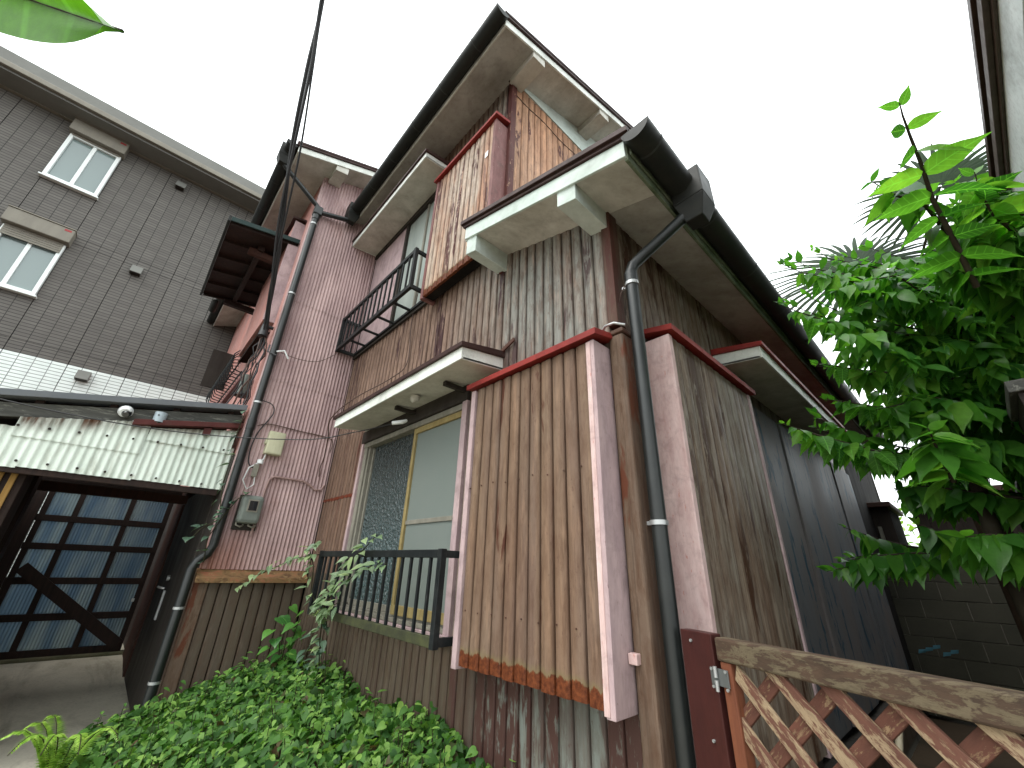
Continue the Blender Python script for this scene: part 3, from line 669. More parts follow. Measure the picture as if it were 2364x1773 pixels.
MB().box(WX - .05, WX + .03, WY - .025, WY + .08, .0, 1.22).build('corner_trim', 'corner2', wing, .008)
corr('corrugated_sheet', 'salmon', wing, WFRONT, -9.0, WX - .05, 2.3, 6.15, .032, .005, .0)
box('door_panel', 'darkdoor', wing, -6.35, -4.05, WY - .035, WY, .08, 2.12, .004)
box('door_frame', 'rustbrown', wing, -7.35, -6.36, WY - .055, WY, .08, 2.30, .004)
box('wall_panel', 'darkdoor', wing, -4.04, WX - .055, WY - .02, WY, .08, 2.32, .004)
box('wall_panel', 'darkwood', wing, -9.0, -7.36, WY - .02, WY, .08, 2.32, .004)
dh = part('door_handle', wing)
box('back_plate', 'clampmetal', dh, -5.30, -5.22, WY - .055, WY - .036, .78, 1.06, .004)
MB().tube([(-5.25, WY - .055, 1.08), (-5.25, WY - .10, 1.09), (-5.36, WY - .105, 1.09)], .012, 8).build('lever', 'clampmetal', dh)
MB().tube([(-5.25, WY - .04, 1.18), (-5.25, WY - .065, 1.18)], .03, 10).build('lock', 'clampmetal', dh)
# wing roof
S3 = .40; zw = lambda y: 6.12 + S3 * (y - WY)
wr = part('wing_roof', house)
WE, WRX = -1.275, -3.39
slab([(-9.3, WE, zw(WE)), (WRX, WE, zw(WE)), (WRX, 3.0, zw(3.0)), (-9.3, 3.0, zw(3.0))], .02).build('soffit', 'soffit2', wr)
slab([(-9.3, WE - .05, zw(WE - .05) + .085), (WRX + .03, WE - .05, zw(WE - .05) + .085), (WRX + .03, 3.0, zw(3) + .085), (-9.3, 3.0, zw(3) + .085)], .035).build('roof_sheet', 'roof', wr)
box('eave_fascia', 'white', wr, -9.3, WRX - .002, WE - .016, WE - .0005, zw(WE) - .015, zw(WE) + .085, .002)
rake(wr, (WRX, WE - .02, zw(WE - .02) - .012), (WRX, 3.0, zw(3) - .012), .016, .09, 'white', 'barge_board', 'x')
rake(wr, (WRX + .004, WE - .05, zw(WE - .05) + .08), (WRX + .004, 3.0, zw(3.0) + .08), .034, .030, 'brownedge', 'barge_trim', 'x')
rake(wr, (WRX + .008, WE - .05, zw(WE - .05) + .112), (WRX + .008, 3.0, zw(3.0) + .112), .036, .030, 'brownedge', 'barge_trim', 'x')
for y0, y1 in ((-.84, -.69),):
    MB().hexa([(WX, y0, zw(y0) - .09), (WRX + .001, y0, zw(y0) - .09), (WRX + .001, y1, zw(y1) - .12), (WX, y1, zw(y1) - .12)],
              [(WX, y0, zw(y0) + .001), (WRX + .001, y0, zw(y0) + .001), (WRX + .001, y1, zw(y1) + .001), (WX, y1, zw(y1) + .001)]).build('purlin_box', 'soffit2', wr, .003)
# wing front: shutter box, dark canopy, small rusty awning, rail
sb = part('shutter_box', house)
box('core', 'salmon', sb, -5.30, -4.03, -1.005, WY, 3.95, 5.50, .004)
box('side_panel', 'pink', sb, -4.03, -4.015, -1.012, WY, 3.95, 5.50, .003)
MB().hexa([(-5.34, -1.05, 5.505), (-3.99, -1.05, 5.505), (-3.99, WY, 5.54), (-5.34, WY, 5.54)], [(-5.34, -1.05, 5.53), (-3.99, -1.05, 5.53), (-3.99, WY, 5.57), (-5.34, WY, 5.57)]).build('cap', 'brownedge', sb)
cn = part('canopy', house)
zc = lambda y: 5.03 + .18 * (y + 1.61)
slab([(-5.98, -1.63, zc(-1.63)), (-3.99, -1.63, zc(-1.63)), (-3.99, -.9, zc(-.9)), (-5.98, -.9, zc(-.9))], .02).build('deck', 'darkwood', cn)
box('edge_trim', 'gutter', cn, -6.0, -3.97, -1.66, -1.632, zc(-1.63) - .03, zc(-1.63) + .05, .003)
M['greenedge'] = paint('green_edge', c8(60, 82, 80), c8(52, 72, 70), amt=.2, sc=6)
rake(cn, (-3.989, -1.63, zc(-1.63) - .015), (-3.989, -.9, zc(-.9) - .015), .02, .06, 'greenedge', 'edge_trim', 'x')
for x in np.linspace(-5.95, -4.03, 6): MB().hexa([(x - .016, -1.62, zc(-1.62) - .04), (x + .016, -1.62, zc(-1.62) - .04), (x + .016, -.9, zc(-.9) - .04), (x - .016, -.9, zc(-.9) - .04)], [(x - .016, -1.62, zc(-1.62) - .001), (x + .016, -1.62, zc(-1.62) - .001), (x + .016, -.9, zc(-.9) - .001), (x - .016, -.9, zc(-.9) - .001)]).build('rafter', 'darkwood', cn)
box('beam', 'darkwood', cn, -5.95, -4.25, -1.27, -1.21, zc(-1.24) - .11, zc(-1.24) - .041, .003)
box('bracket', 'rustbrown', cn, -4.36, -4.29, -1.36, -.9, zc(-1.2) - .18, zc(-1.2) - .10, .003)
box('bracket', 'rustbrown', cn, -4.36, -4.29, -1.28, -1.20, zc(-1.2) - .10, zc(-1.2) - .03, .003)
box('bracket', 'darkwood', cn, -5.90, -5.83, -1.36, -.9, zc(-1.2) - .18, zc(-1.2) - .10, .003)
MB().tube([(-5.99, -1.45, 4.99), (-5.99, -1.45, 4.90), (-6.1, -1.45, 4.86)], .04, 10).build('drain_pipe', 'gutter', cn)
M['rustsheet'] = paint('dark_rusty_sheet', c8(64, 44, 36), c8(50, 36, 31), amt=.3, sc=12, vertical=False)
aw = part('small_awning', house)
corr('awning_sheet', 'rustsheet', aw, lambda u, d, z: (u, z, 3.86 + d + (z + .885) * .25), -5.25, -4.09, -.995, -.885, .03, .008, 0)
corr('awning_sheet', 'rustsheet', aw, lambda u, d, z: (u, -.992, z + d), -5.25, -4.09, 3.80, 3.85, .03, .006, 0)
fr = part('window_rail', house)
for i in range(15):
    x = -7.2 + i * .14
    MB().tube([(x, -.90, 4.05), (x, -1.00, 4.02), (x, -1.055, 3.94), (x, -1.06, 3.80), (x, -1.02, 3.72), (x, -.90, 3.70)], .008, 6).build('bar', 'blackrail', fr)
for z, y in ((3.70, -.92), (3.88, -1.062), (4.05, -.92)): MB().tube([(-7.25, y, z), (-5.2, y, z)], .010, 6).build('rail', 'blackrail', fr)
box('board', 'pinkfade', fr, -7.3, -4.9, -.94, -.89, 3.50, 3.56, .003)
box('lattice_panel', 'header', fr, -7.0, -6.96, -1.22, -.9, 3.95, 4.62, .003)

# ------------------------------------------------------------------ gutters and pipes
def gutter(name, axis, c, a, b, r, parent, brk, cap=True, sl=0.):
    """half-round trough; axis 'x' or 'y'; c = (other, z)"""
    g = part(name, parent); n = 12
    def ring(t, rr, off=0):
        z0 = c[1] + sl * (t - a)
        for k in range(n + 1):
            an = math.pi + math.pi * k / n; p, q = rr * math.cos(an), rr * math.sin(an)
            yield (t, c[0] + p, z0 + q) if axis == 'x' else (c[0] + p, t, z0 + q)
    v = list(ring(a, r)) + list(ring(b, r)) + list(ring(a, r - .004)) + list(ring(b, r - .004)); m_ = n + 1; f = []
    for k in range(n):
        f += [(k, k + 1, m_ + k + 1, m_ + k), (2 * m_ + k, 3 * m_ + k, 3 * m_ + k + 1, 2 * m_ + k + 1)]
    f += [(0, m_, 3 * m_, 2 * m_), (n, 2 * m_ + n, 3 * m_ + n, m_ + n)]
    MB().add(v, f, True).build('trough', 'gutter', g)
    for t in ((a, b) if cap else ()):
        p = list(ring(t, r + .001)); q = [tuple(x + (.006 if i == (0 if axis == 'x' else 1) else 0) for i, x in enumerate(w)) for w in p]
        MB().add(p + q, [tuple(range(m_)), tuple(range(2 * m_ - 1, m_ - 1, -1))] + [(i, i + 1, m_ + i + 1, m_ + i) for i in range(n)]).build('end_cap', 'gutter', g)
    k = a + .12
    while k < b:
        for nm, w, rr in (('joint_ring', .012, r + .003),):
            p = list(ring(k, rr)); q = list(ring(k + w, rr)); MB().add(p + q, [(i, i + 1, m_ + i + 1, m_ + i) for i in range(n)], True).build(nm, 'pipe2', g)
        k += brk
    return g
gutter('gutter', 'x', (-.455, 5.735), -3.62, -.545, .068, house, .52)
gutter('gutter', 'x', (-1.365, 6.045), -9.2, -3.375, .066, house, .62)
gutter('gutter', 'y', (.392, 3.285), -.345, 6.1, .070, house, .62, sl=-.003)
def hopper(name, c, s, h, parent):
    x, y, z = c
    return MB().hexa([(x - s * .55, y - s * .55, z - h), (x + s * .55, y - s * .55, z - h), (x + s * .55, y + s * .55, z - h), (x - s * .55, y + s * .55, z - h)],
                     [(x - s, y - s, z - h * .45), (x + s, y - s, z - h * .45), (x + s, y + s, z - h * .45), (x - s, y + s, z - h * .45)]).box(x - s, x + s, y - s, y + s, z - h * .45 + .0004, z + h * .5).build(name, 'gutter', parent, .006)
def clamp(c, r, parent, out=(0, 0, 0)):
    x, y, z = c; k = MB(); k.tube([(x, y, z - .009), (x, y, z + .009)], r, 14)
    k.box(x - r - .02, x - r + .004, y - .006, y + .006, z - .007, z + .007)
    return k.build('clamp', 'clampmetal', parent)
# right downpipe
dp = part('downpipe', house); PX, PY = .098, .022
hopper('hopper', (.420, .17, 3.245), .078, .20, dp)
MB().tube([(.405, .165, 3.21), (.405, .160, 3.15), (.39, .150, 3.115), (.36, .138, 3.09), (.16, .045, 2.905), (PX + .015, PY + .006, 2.865), (PX, PY, 2.82), (PX, PY, 2.6), (PX, PY, .0)], .0305, 16).build('pipe', 'pipe', dp)
MB().tube([(.405, .163, 3.235), (.405, .161, 3.165)], .037, 16).build('socket', 'pipe', dp)
MB().tube([(PX, PY, 2.815), (PX, PY, 2.74)], .0345, 16).build('socket', 'pipe', dp)
clamp((PX, PY, 2.745), .036, dp); clamp((PX, PY, 1.58), .036, dp)
MB().tube([(PX - .03, PY - .02, 2.74), (PX - .05, PY - .03, 2.70), (PX - .075, PY - .01, 2.67)], .003, 5).build('wire_end', 'brownwire', dp)
# left downpipe with its T from two hoppers
dl = part('downpipe', house); LXp, LYp = -3.625, -.862
MB().tube([(LXp, LYp, 5.46), (LXp, LYp, 1.50), (LXp - .01, LYp - .02, 1.43), (LXp - .02, LYp - .075, 1.375), (LXp - .02, LYp - .10, 1.31), (LXp - .02, LYp - .10, .0)], .036, 14).build('pipe', 'pipe', dl)
MB().box(LXp - .05, LXp + .05, LYp - .045, LYp + .05, 5.40, 5.53).build('tee', 'pipe', dl, .012)
MB().tube([(LXp, LYp, 5.41), (LXp, LYp, 5.33)], .042, 14).build('socket', 'pipe', dl)
hopper('hopper', (-3.585, -1.385, 6.02), .075, .19, dl); hopper('hopper', (-3.575, -.462, 5.72), .075, .19, dl)
MB().tube([(-3.585, -1.385, 5.94), (-3.585, -1.38, 5.87), (-3.59, -1.34, 5.83), (LXp, LYp - .04, 5.56), (LXp, LYp, 5.53), (LXp, LYp, 5.46)], .030, 12).build('arm', 'pipe', dl)
MB().tube([(-3.575, -.462, 5.63), (-3.575, -.462, 5.585), (-3.58, -.50, 5.555), (LXp, LYp + .05, 5.48)], .030, 12).build('arm', 'pipe', dl)
for z in (5.25, 4.18, 2.84): clamp((LXp, LYp, z), .041, dl)
clamp((LXp - .02, LYp - .10, 1.02), .041, dl); clamp((LXp - .02, LYp - .10, .52), .041, dl)
MB().tube([(LXp, LYp, 2.66), (LXp, LYp, 2.56)], .041, 14).build('socket', 'pipe', dl)
# meter, cream box, conduits on the corrugated wall
mt = thing('electric_meter', (-3.66, -.66, 1.70), 'grey rounded electricity meter with dark window on pink corrugated wall', 'meter')
MB().box(-3.68, -3.665, -.765, -.565, 1.64, 1.95).build('back_plate', 'header', mt, .004)
MB().box(-3.665, -3.565, -.755, -.575, 1.695, 1.945).build('case', 'meter', mt, .03)
MB().box(-3.566, -3.557, -.705, -.615, 1.795, 1.905).build('window_frame', 'shutter', mt, .003)
MB().box(-3.5565, -3.5535, -.693, -.627, 1.808, 1.893).build('window', 'glassdark', mt)
for y in (-.72, -.62): MB().tube([(-3.63, y - .02, 1.72), (-3.62, y - .025, 1.68), (-3.61, y + .01, 1.665), (-3.63, y + .035, 1.68), (-3.64, y + .035, 1.72)], .008, 6).build('cable_loop', 'frame', mt)
cb = thing('junction_box', (-3.66, -.61, 2.35), 'cream junction box on the pink corrugated wall', 'junction box')
MB().box(-3.683, -3.60, -.685, -.535, 2.355, 2.585).build('case', 'cream', cb, .006); MB().box(-3.67, -3.61, -.70, -.686, 2.45, 2.51).build('side_tab', 'cream', cb, .003); MB().box(-3.6, -3.596, -.675, -.545, 2.365, 2.575).build('lid', 'cream', cb, .002)
fz = thing('cable_fuse', (-3.66, -.70, 2.15), 'white cable connector hanging in grey loops under the cream box', 'connector')
MB().tube([(-3.64, -.69, 2.29), (-3.64, -.69, 2.25)], .028, 10).build('cap', 'whiteplastic', fz); MB().box(-3.665, -3.62, -.735, -.69, 2.12, 2.24).build('body', 'frame', fz, .004)
MB().tube([(-3.64, -.66, 2.36), (-3.64, -.67, 2.30), (-3.64, -.70, 2.26), (-3.64, -.77, 2.20), (-3.64, -.79, 2.08), (-3.64, -.74, 2.00), (-3.64, -.69, 2.05), (-3.64, -.70, 2.12)], .006, 6).build('cable_loop', 'whiteplastic', fz)
cd = thing('wall_conduit', (-3.67, -.3, 2.1), 'pink painted conduit bent along the corrugated wall right of the meter', 'conduit')
MB().tube([(-3.67, -.59, 1.60), (-3.672, -.575, 2.02), (-3.668, -.565, 2.12), (-3.665, -.53, 2.155), (-3.665, -.25, 2.155), (-3.665, -.18, 2.125), (-3.665, -.12, 2.08), (-3.665, -.06, 2.09), (-3.665, -.035, 2.14)], .012, 8).build('pipe', 'pinkwire', cd)
def wire(name, label, pts, r, mat, cat='wire', grp=None):
    P = [Vector(p) for p in pts]; out = []
    for i in range(len(P) - 1):
        a, b = P[i], P[i + 1]; p0 = P[i - 1] if i else a; p3 = P[i + 2] if i + 2 < len(P) else b
        for k in range(6):
            t = k / 6; out.append(.5 * ((2 * a) + (b - p0) * t + (2 * p0 - 5 * a + 4 * b - p3) * t * t + (3 * a - p0 - 3 * b + p3) * t ** 3))
    out.append(P[-1])
    return tag(MB().tube(out, r, 6).build(name, mat), label, cat, grp)
wire('wall_wire', 'brown wire running level above the cream box to the inner corner', [(-3.675, -.80, 2.62), (-3.675, -.69, 2.665), (-3.675, -.40, 2.66), (-3.675, -.10, 2.655), (-3.675, -.04, 2.60), (-3.675, -.05, 2.50)], .005, 'brownwire')
wire('wall_wire', 'thin wire sagging from the downpipe to the upper railing', [(-3.60, -.80, 3.43), (-3.62, -.6, 3.43), (-3.64, -.4, 3.49), (-3.65, -.23, 3.66)], .004, 'brownwire')
wire('wall_wire', 'dark cable looping down past the cream box into the grey meter', [(-3.64, -.88, 2.88), (-3.63, -.74, 2.86), (-3.63, -.70, 2.78), (-3.64, -.73, 2.68), (-3.66, -.78, 2.55), (-3.66, -.80, 2.38), (-3.65, -.78, 2.24), (-3.65, -.72, 2.2)], .006, 'cable')
wire('wall_wire', 'thin cord lying along the front edge of the lower window hood', [(-2.20, -.018, 3.93), (-2.24, -.02, 3.55), (-2.18, -.03, 3.1), (-2.3, -.10, 2.95), (-2.55, -.30, 2.76), (-2.86, -.37, 2.62), (-3.05, -.30, 2.50), (-3.35, -.2, 2.36), (-3.62, -.13, 2.32), (-3.66, -.11, 2.22)], .005, 'brownwire')
wire('hanging_wire', 'thin dark wire hanging across from the carport to the window socket', [(-3.3, -3.4, 2.48), (-3.35, -2.40, 2.345), (-3.3, -1.45, 2.33), (-3.0, -.55, 2.40), (-2.5, -.25, 2.44), (-2.0, -.15, 2.43)], .005, 'cable')
A = Vector((-3.86, -.99, 3.80))
for i, (e, r) in enumerate((((-1.9, -1.64, 6.44), .019), ((-1.87, -1.655, 6.44), .014), ((-1.83, -1.62, 6.50), .010))):
    e = Vector(e); d = (e - A); pts = [A + Vector((0, .01 * i, -.04 * i)) + d * t + Vector((.03 * math.sin(9 * t + i), .02 * math.sin(7 * t + 2 * i), -.10 * math.sin(math.pi * min(t, 1)))) for t in (0, .12, .25, .4, .6, .8, 1.0, 1.5, 2.2)]
    wire('service_cable', ('thickest black service cable strung from overhead to the bracket beside the left downpipe', 'middle-thick black cable twisted beside the thickest service cable', 'thinnest black cable of the overhead service drop')[i], pts, r, 'cable', 'cable', 'service drop cables')
br = thing('cable_anchor', (-3.84, -.92, 3.6), 'black insulator and tangled leads on the salmon wall behind the left downpipe', 'insulator')
MB().tube([(-3.86, -.90, 3.80), (-3.86, -.98, 3.80)], .02, 8).build('hook', 'cable', br); MB().tube([(-3.87, -.98, 3.86), (-3.85, -.98, 3.66)], [.03, .05], 10).build('insulator', 'cable', br)
for i in range(9):
    p = Vector((-3.86, -.96, 3.68)); pts = [p]
    for k in range(7): p = p + Vector((random.uniform(-.07, .05), random.uniform(-.05, .04), random.uniform(-.16, -.06))); p.y = min(p.y, -.90); pts.append(p)
    MB().tube(pts, random.choice((.005, .007, .009)), 6).build('lead', random.choice(('cable', 'cable', 'brownwire')), br)
MB().tube([(-4.15, -.96, 3.28), (-4.15, -.96, 3.05)], [.05, .05], 12).build('transformer_can', 'meter', br)
MB().tube([(-4.15, -.96, 3.05), (-4.15, -.96, 3.03)], [.075, .075], 12).build('can_rim', 'cable', br)
MB().tube([(LXp + .04, LYp + .02, 3.42), (LXp + .08, LYp + .08, 3.44), (LXp + .06, LYp + .14, 3.37)], .009, 6).build('lead', 'whiteplastic', br)
MB().tube([(LXp - .03, LYp - .05, 3.50), (LXp + .02, LYp - .06, 3.40), (LXp + .08, LYp + .02, 3.36)], .008, 6).build('lead', 'cable', br)

# ------------------------------------------------------------------ carport / covered entry on the left
cp = thing('carport', (-3.95, -2.6, 0), 'lean-to carport with white corrugated skirt sheets hung from a grey timber beam', 'carport')
CX = -3.9; CARP = lambda u, d, z: (CX + d, u, z)
zt = lambda y: 2.63 + .20 * (y + .93)                  # roof line falls away from the house
def slope_beam(nm, mat, x0, x1, y0, y1, dz, h):
    q = [(x0, y0, zt(y0) + dz), (x1, y0, zt(y0) + dz), (x1, y1, zt(y1) + dz), (x0, y1, zt(y1) + dz)]
    return MB().hexa(q, [(a, b, c + h) for a, b, c in q]).build(nm, mat, cp, .004)
slope_beam('beam', 'greywood', CX - .05, CX + .045, -4.6, -.92, .0, .115)
M['roofedge'] = paint('slate_roof_edge', c8(132, 136, 140), c8(122, 126, 132), amt=.15, sc=4, vertical=False, rough=.4)
slope_beam('roof_edge', 'roofedge', CX - .06, CX + .12, -4.7, -.915, .150, .055)
slope_beam('roof_sheet', 'darkwood', -6.7, CX - .061, -4.7, -.915, .150, .03)
for y in np.linspace(-4.4, -1.05, 9): slope_beam('rafter_block', 'darkwood', CX - .04, CX + .03, y, y + .05, .116, .033)
for i, (a, b) in enumerate(((-2.95, -2.225), (-2.24, -1.565), (-1.58, -.905))):
    corr('skirt_sheet', 'wcorr', cp, CARP, a, b, 1.98 + .01 * (i - 1), 2.27 + i * .06, .052, .0075, .056 + .005 * (i % 2))
corr('skirt_sheet', 'wcorr', cp, CARP, -2.33, -1.575, 2.20, 2.5, .052, .0075, .070, skew=lambda u: zt(u) - .004)
corr('skirt_sheet', 'wcorr', cp, CARP, -1.57, -.93, 2.33, 2.5, .052, .0075, .070, skew=lambda u: zt(u) - .06)
for i in range(24):
    y = -2.9 + i * .083; z = (2.02, 2.245 + .04 * i / 8)[i % 2]
    MB().tube([(CX + .062, y, z), (CX + .084, y, z)], .009, 6).build('screw_washer', 'header', cp)
box('batten', 'darkwood', cp, CX - .02, CX + .04, -4.4, -.93, 2.00, 2.06, .003)
box('skirt_edge', 'darkwood', cp, CX + .0, CX + .046, -4.4, -.93, 1.935, 1.985, .003)
slope_beam('red_gutter', 'maroonpaint', CX + .05, CX + .13, -1.70, -.90, -.045, .02); slope_beam('red_gutter', 'maroonpaint', CX + .12, CX + .135, -1.70, -.90, -.045, .05)
slope_beam('gutter_bracket', 'maroonpaint', CX + .085, CX + .115, -1.20, -1.14, -.12, .07)
slope_beam('gutter_strip', 'white', CX + .048, CX + .06, -1.71, -1.10, -.012, .018)
box('post', 'darkwood', cp, -5.6, -5.35, -2.52, -2.25, 0, 2.2, .006)
box('post', 'darkwood', cp, -4.3, -3.97, -2.95, -2.16, 0, 1.99, .006)
for k, y in enumerate((-2.275, -2.205)): box('batten', 'yellowwood', cp, -3.965, -3.945, y - .035, y + .0, .7, 1.99, .002)
box('side_boards', 'darkwood', cp, -7.4, -4.2, -2.75, -2.70, 0, 2.25)
box('cross_beam', 'rustbrown', cp, -6.0, -5.9, -2.4, -.95, 2.02, 2.12, .004); box('cross_beam', 'darkwood', cp, -7.0, -6.9, -2.6, -.95, 2.18, 2.27, .004)
box('cross_beam', 'darkwood', cp, -4.9, -4.82, -2.6, -.95, 2.12, 2.2, .004)
sc_ = thing('security_camera', (-3.85, -1.776, 2.5), 'white dome security camera under the carport beam', 'camera')
MB().tube([(CX + .05, -1.776, 2.545), (CX + .085, -1.776, 2.54)], [.052, .052], 16).build('base', 'whiteplastic', sc_); MB().tube([(CX + .085, -1.776, 2.54), (CX + .11, -1.776, 2.53), (CX + .135, -1.776, 2.515)], [.050, .046, .036], 16).build('housing', 'whiteplastic', sc_); MB().tube([(CX + .12, -1.765, 2.515), (CX + .15, -1.765, 2.497)], [.036, .022], 14).build('lens', 'glassdark', sc_)
lp = thing('sensor_lamp', (-3.85, -1.54, 2.5), 'pale blue cylindrical sensor lamp on the carport beam', 'lamp')
MB().tube([(CX + .10, -1.54, 2.585), (CX + .10, -1.54, 2.495)], .046, 16).build('housing', 'greyplastic', lp); MB().tube([(CX + .10, -1.54, 2.495), (CX + .10, -1.54, 2.47)], [.042, .030], 16).build('lens', 'glassdark', lp)
MB().tube([(CX + .147, -1.555, 2.55), (CX + .149, -1.555, 2.55)], .007, 8).build('knob', 'cable', lp); box('arm', 'greyplastic', lp, CX + .04, CX + .06, -1.555, -1.525, 2.53, 2.56)
# gate with blue corrugated panes at the back
gt = thing('entry_gate', (-7.5, -1.65, .2), 'brown framed gate glazed with blue corrugated panes and a diagonal brace', 'gate')
GX = -7.5; gy = np.linspace(-2.30, -1.0, 4); gy[1] = -1.99; gy[2] = -1.44; gz = np.array([.24, .64, 1.06, 1.47, 1.82, 2.20, 2.44])
for y in gy: box('stile', 'darkwood', gt, GX - .03, GX + .03, y - .03, y + .03, .20, 2.49, .003)
for z in gz: box('rail', 'darkwood', gt, GX - .028, GX + .034, -2.34, -.97, z - .040, z + .040, .003)
box('side_screen', 'darkwood', gt, GX - .06, GX + .06, -3.4, -2.345, 0, 2.6)
for i in range(3):
    for j in range(6):
        corr('pane', 'bluepane', gt, lambda u, d, z: (GX - .012 + d, u, z), gy[i] + .03, gy[i + 1] - .03, gz[j] + .036, gz[j + 1] - .036, .032, .005)
MB().beam((GX + .05, -2.25, 1.22), (GX + .05, -1.02, .28), .13, .03, (1, 0, 0)).build('brace', 'darkwood', gt)
box('latch', 'clampmetal', gt, GX + .035, GX + .06, -1.05, -1.02, .8, .84)
box('lintel', 'darkwood', gt, GX - .04, GX + .05, -2.34, -.93, 2.50, 2.60, .004)
tag(MB().box(-7.56, -7.36, -2.6, -.92, .10, .205).build('step', 'mossstep', None, .02), kind='structure')

# ------------------------------------------------------------------ neighbouring building on the left
nb = thing('apartment_building', (-9, -3, 0), 'three-storey building with dark tile siding above a white tile base', 'building')
NX = -9.0
box('wall_body', 'dark', nb, -17, NX - .03, -14, 7, 0, 9.6)
ys = [-2.985 + .757 * k for k in range(-14, 13)]
wins = ((-4.50, -3.75, 7.76, 8.90), (-4.51, -3.745, 5.41, 6.52))
for i in range(len(ys) - 1):
    a, b = ys[i] + .0045, ys[i + 1] - .0045
    if b < -7.2 or a > 1.2:
        continue
    for z0, z1, mt_ in ((1.0, 4.385, 'tilewhite'), (4.392, 4.60, 'tiledark'), (4.607, 6.652, 'tiledark'), (6.659, 6.80, 'tiledark'), (6.807, 9.22, 'tiledark')):
        MB().box(NX - .03, NX, a, b, z0, z1).build('siding_panel', mt_, nb)
ev = part('eave', nb)
box('soffit', 'eave', ev, -8.93, -8.50, -14.2, 7, 9.20, 9.23); box('fascia', 'eave', ev, -8.53, -8.50, -14.2, 7, 9.231, 9.36); box('gutter', 'shutter', ev, -8.499, -8.42, -14.2, 7, 9.24, 9.35, .01)
box('soffit_trim', 'shutter', ev, NX + .001, -8.93, -14.2, 7, 9.185, 9.23)
box('roof', 'eave', ev, -17, -8.45, -14.3, 7, 9.365, 9.6)
def nwin(y0, y1, z0, z1, drop):
    w = part('window', nb)
    f = .055
    for nm, a, b, c, d in (('frame', y0, y0 + f, z0, z1), ('frame', y1 - f, y1, z0, z1), ('frame', y0 + f + .001, y1 - f - .001, z0, z0 + f), ('frame', y0 + f + .001, y1 - f - .001, z1 - f, z1)): box(nm, 'upvc', w, NX + .001, NX + .075, a, b, c, d, .005)
    ym = (y0 + y1) / 2
    box('mullion', 'upvc', w, NX + .003, NX + .055, ym - .028, ym + .028, z0 + f, z1 - f, .004)
    box('pane', 'nglass', w, NX + .004, NX + .02, y0 + f, ym - .028, z0 + f, z1 - f); box('pane', 'nglass', w, NX + .004, NX + .028, ym + .028, y1 - f, z0 + f, z1 - f)
    box('sill', 'upvc', w, NX + .001, NX + .10, y0 - .03, y1 + .03, z0 - .03, z0 - .001, .004)
    s = part('roller_shutter', w); 
    box('housing', 'shutter', w, NX + .001, NX + .20, y0 - .03, y1 + .04, z1 + .012, z1 + .29, .012)
    box('housing_lip', 'shutter', w, NX + .005, NX + .215, y0 - .035, y1 + .045, z1 + .291, z1 + .31, .003)
    M.setdefault('redlabel', NT('red_label').fin(c8(190, 60, 60), .5)); box('sticker', 'redlabel', w, NX + .201, NX + .203, y1 - .09, y1 + .0, z1 + .22, z1 + .26)
    k = 0
    while k < drop: box('slat', 'shutter', w, NX + .085, NX + .095, y0 + .02, y1 - .02, z1 - .03 - k * .042, z1 + .008 - k * .042, .004); k += 1
    for o in [q for q in bpy.data.objects if q is s]: bpy.data.objects.remove(o)
nwin(*wins[0], 1); nwin(*wins[1], 5)
for y, z in ((-2.757, 6.547), (-2.741, 4.231), (-2.754, 8.93)):
    v = part('vent', nb)
    MB().hexa([(NX + .001, y - .085, z - .08), (NX + .14, y - .085, z - .08), (NX + .14, y + .085, z - .08), (NX + .001, y + .085, z - .08)], [(NX + .001, y - .085, z + .09), (NX + .08, y - .085, z + .09), (NX + .08, y + .085, z + .09), (NX + .001, y + .085, z + .09)]).build('hood', 'eave', v, .004)
    box('louvre', 'header', v, NX + .01, NX + .13, y - .07, y + .07, z - .09, z - .081)
for y in (-5.8, -1.6): 
    pass

# ------------------------------------------------------------------ right side: neighbour's eave, dark fence, block wall, shed
ne = thing('right_neighbour_house', (1.9, 2, 0), 'dark neighbouring house whose white eave board hangs over the shrub', 'house')
eo = lambda y: 1.695 + .045 * (y - .77)
def eslab(nm, mat, d0, d1, z0, z1, y0=-2.5, y1=6.5):
    q = [(eo(y0) + d0, y0, z0), (eo(y0) + d1, y0, z0), (eo(y1) + d1, y1, z0), (eo(y1) + d0, y1, z0)]
    return MB().hexa(q, [(a, b, z1) for a, b, c in q]).build(nm, mat, ne, .004)
M['eaveboard'] = paint('mouldy_white_board', c8(236, 246, 246), c8(224, 236, 236), dirt=c8(120, 124, 120), amt=.5, sc=5, vertical=False)
M['edgebrown'] = paint('grey_brown_edge', c8(120, 106, 98), c8(104, 90, 84), amt=.3, sc=10, vertical=False)
eslab('roof_edge', 'edgebrown', .0, .026, 3.985, 4.05); eslab('roof_edge', 'edgebrown', .027, .042, 3.955, 4.06)
eslab('eave_board', 'eaveboard', .043, .065, 3.70, 4.03)
eslab('lower_trim', 'rustbrown', .066, .13, 3.60, 3.695); eslab('soffit', 'rustbrown', .131, .60, 3.74, 3.78); eslab('roof_sheet', 'roof', -.01, 4.5, 4.09, 4.14)
eslab('wall', 'darkboard', .60, .75, .0, 4.0, .8, 6.5)
df = thing('dark_board_fence', (1.2, 2.5, 0), 'dark timber board fence behind the shrub with weathered top cap', 'fence')
fx = lambda y: 1.19 + .03 * (y - .72)
for k in range(24):
    y0 = .72 + k * .20; y1 = y0 + .195
    q = [(fx(y0), y0, 0), (fx(y0) + .03, y0, 0), (fx(y1) + .03, y1, 0), (fx(y1), y1, 0)]
    MB().hexa(q, [(a, b, 2.04) for a, b, c in q]).build('board', 'darkboard', df)
q = [(fx(.7) - .02, .70, 2.041), (fx(.7) + .06, .70, 2.041), (fx(5.5) + .06, 5.5, 2.041), (fx(5.5) - .02, 5.5, 2.041)]
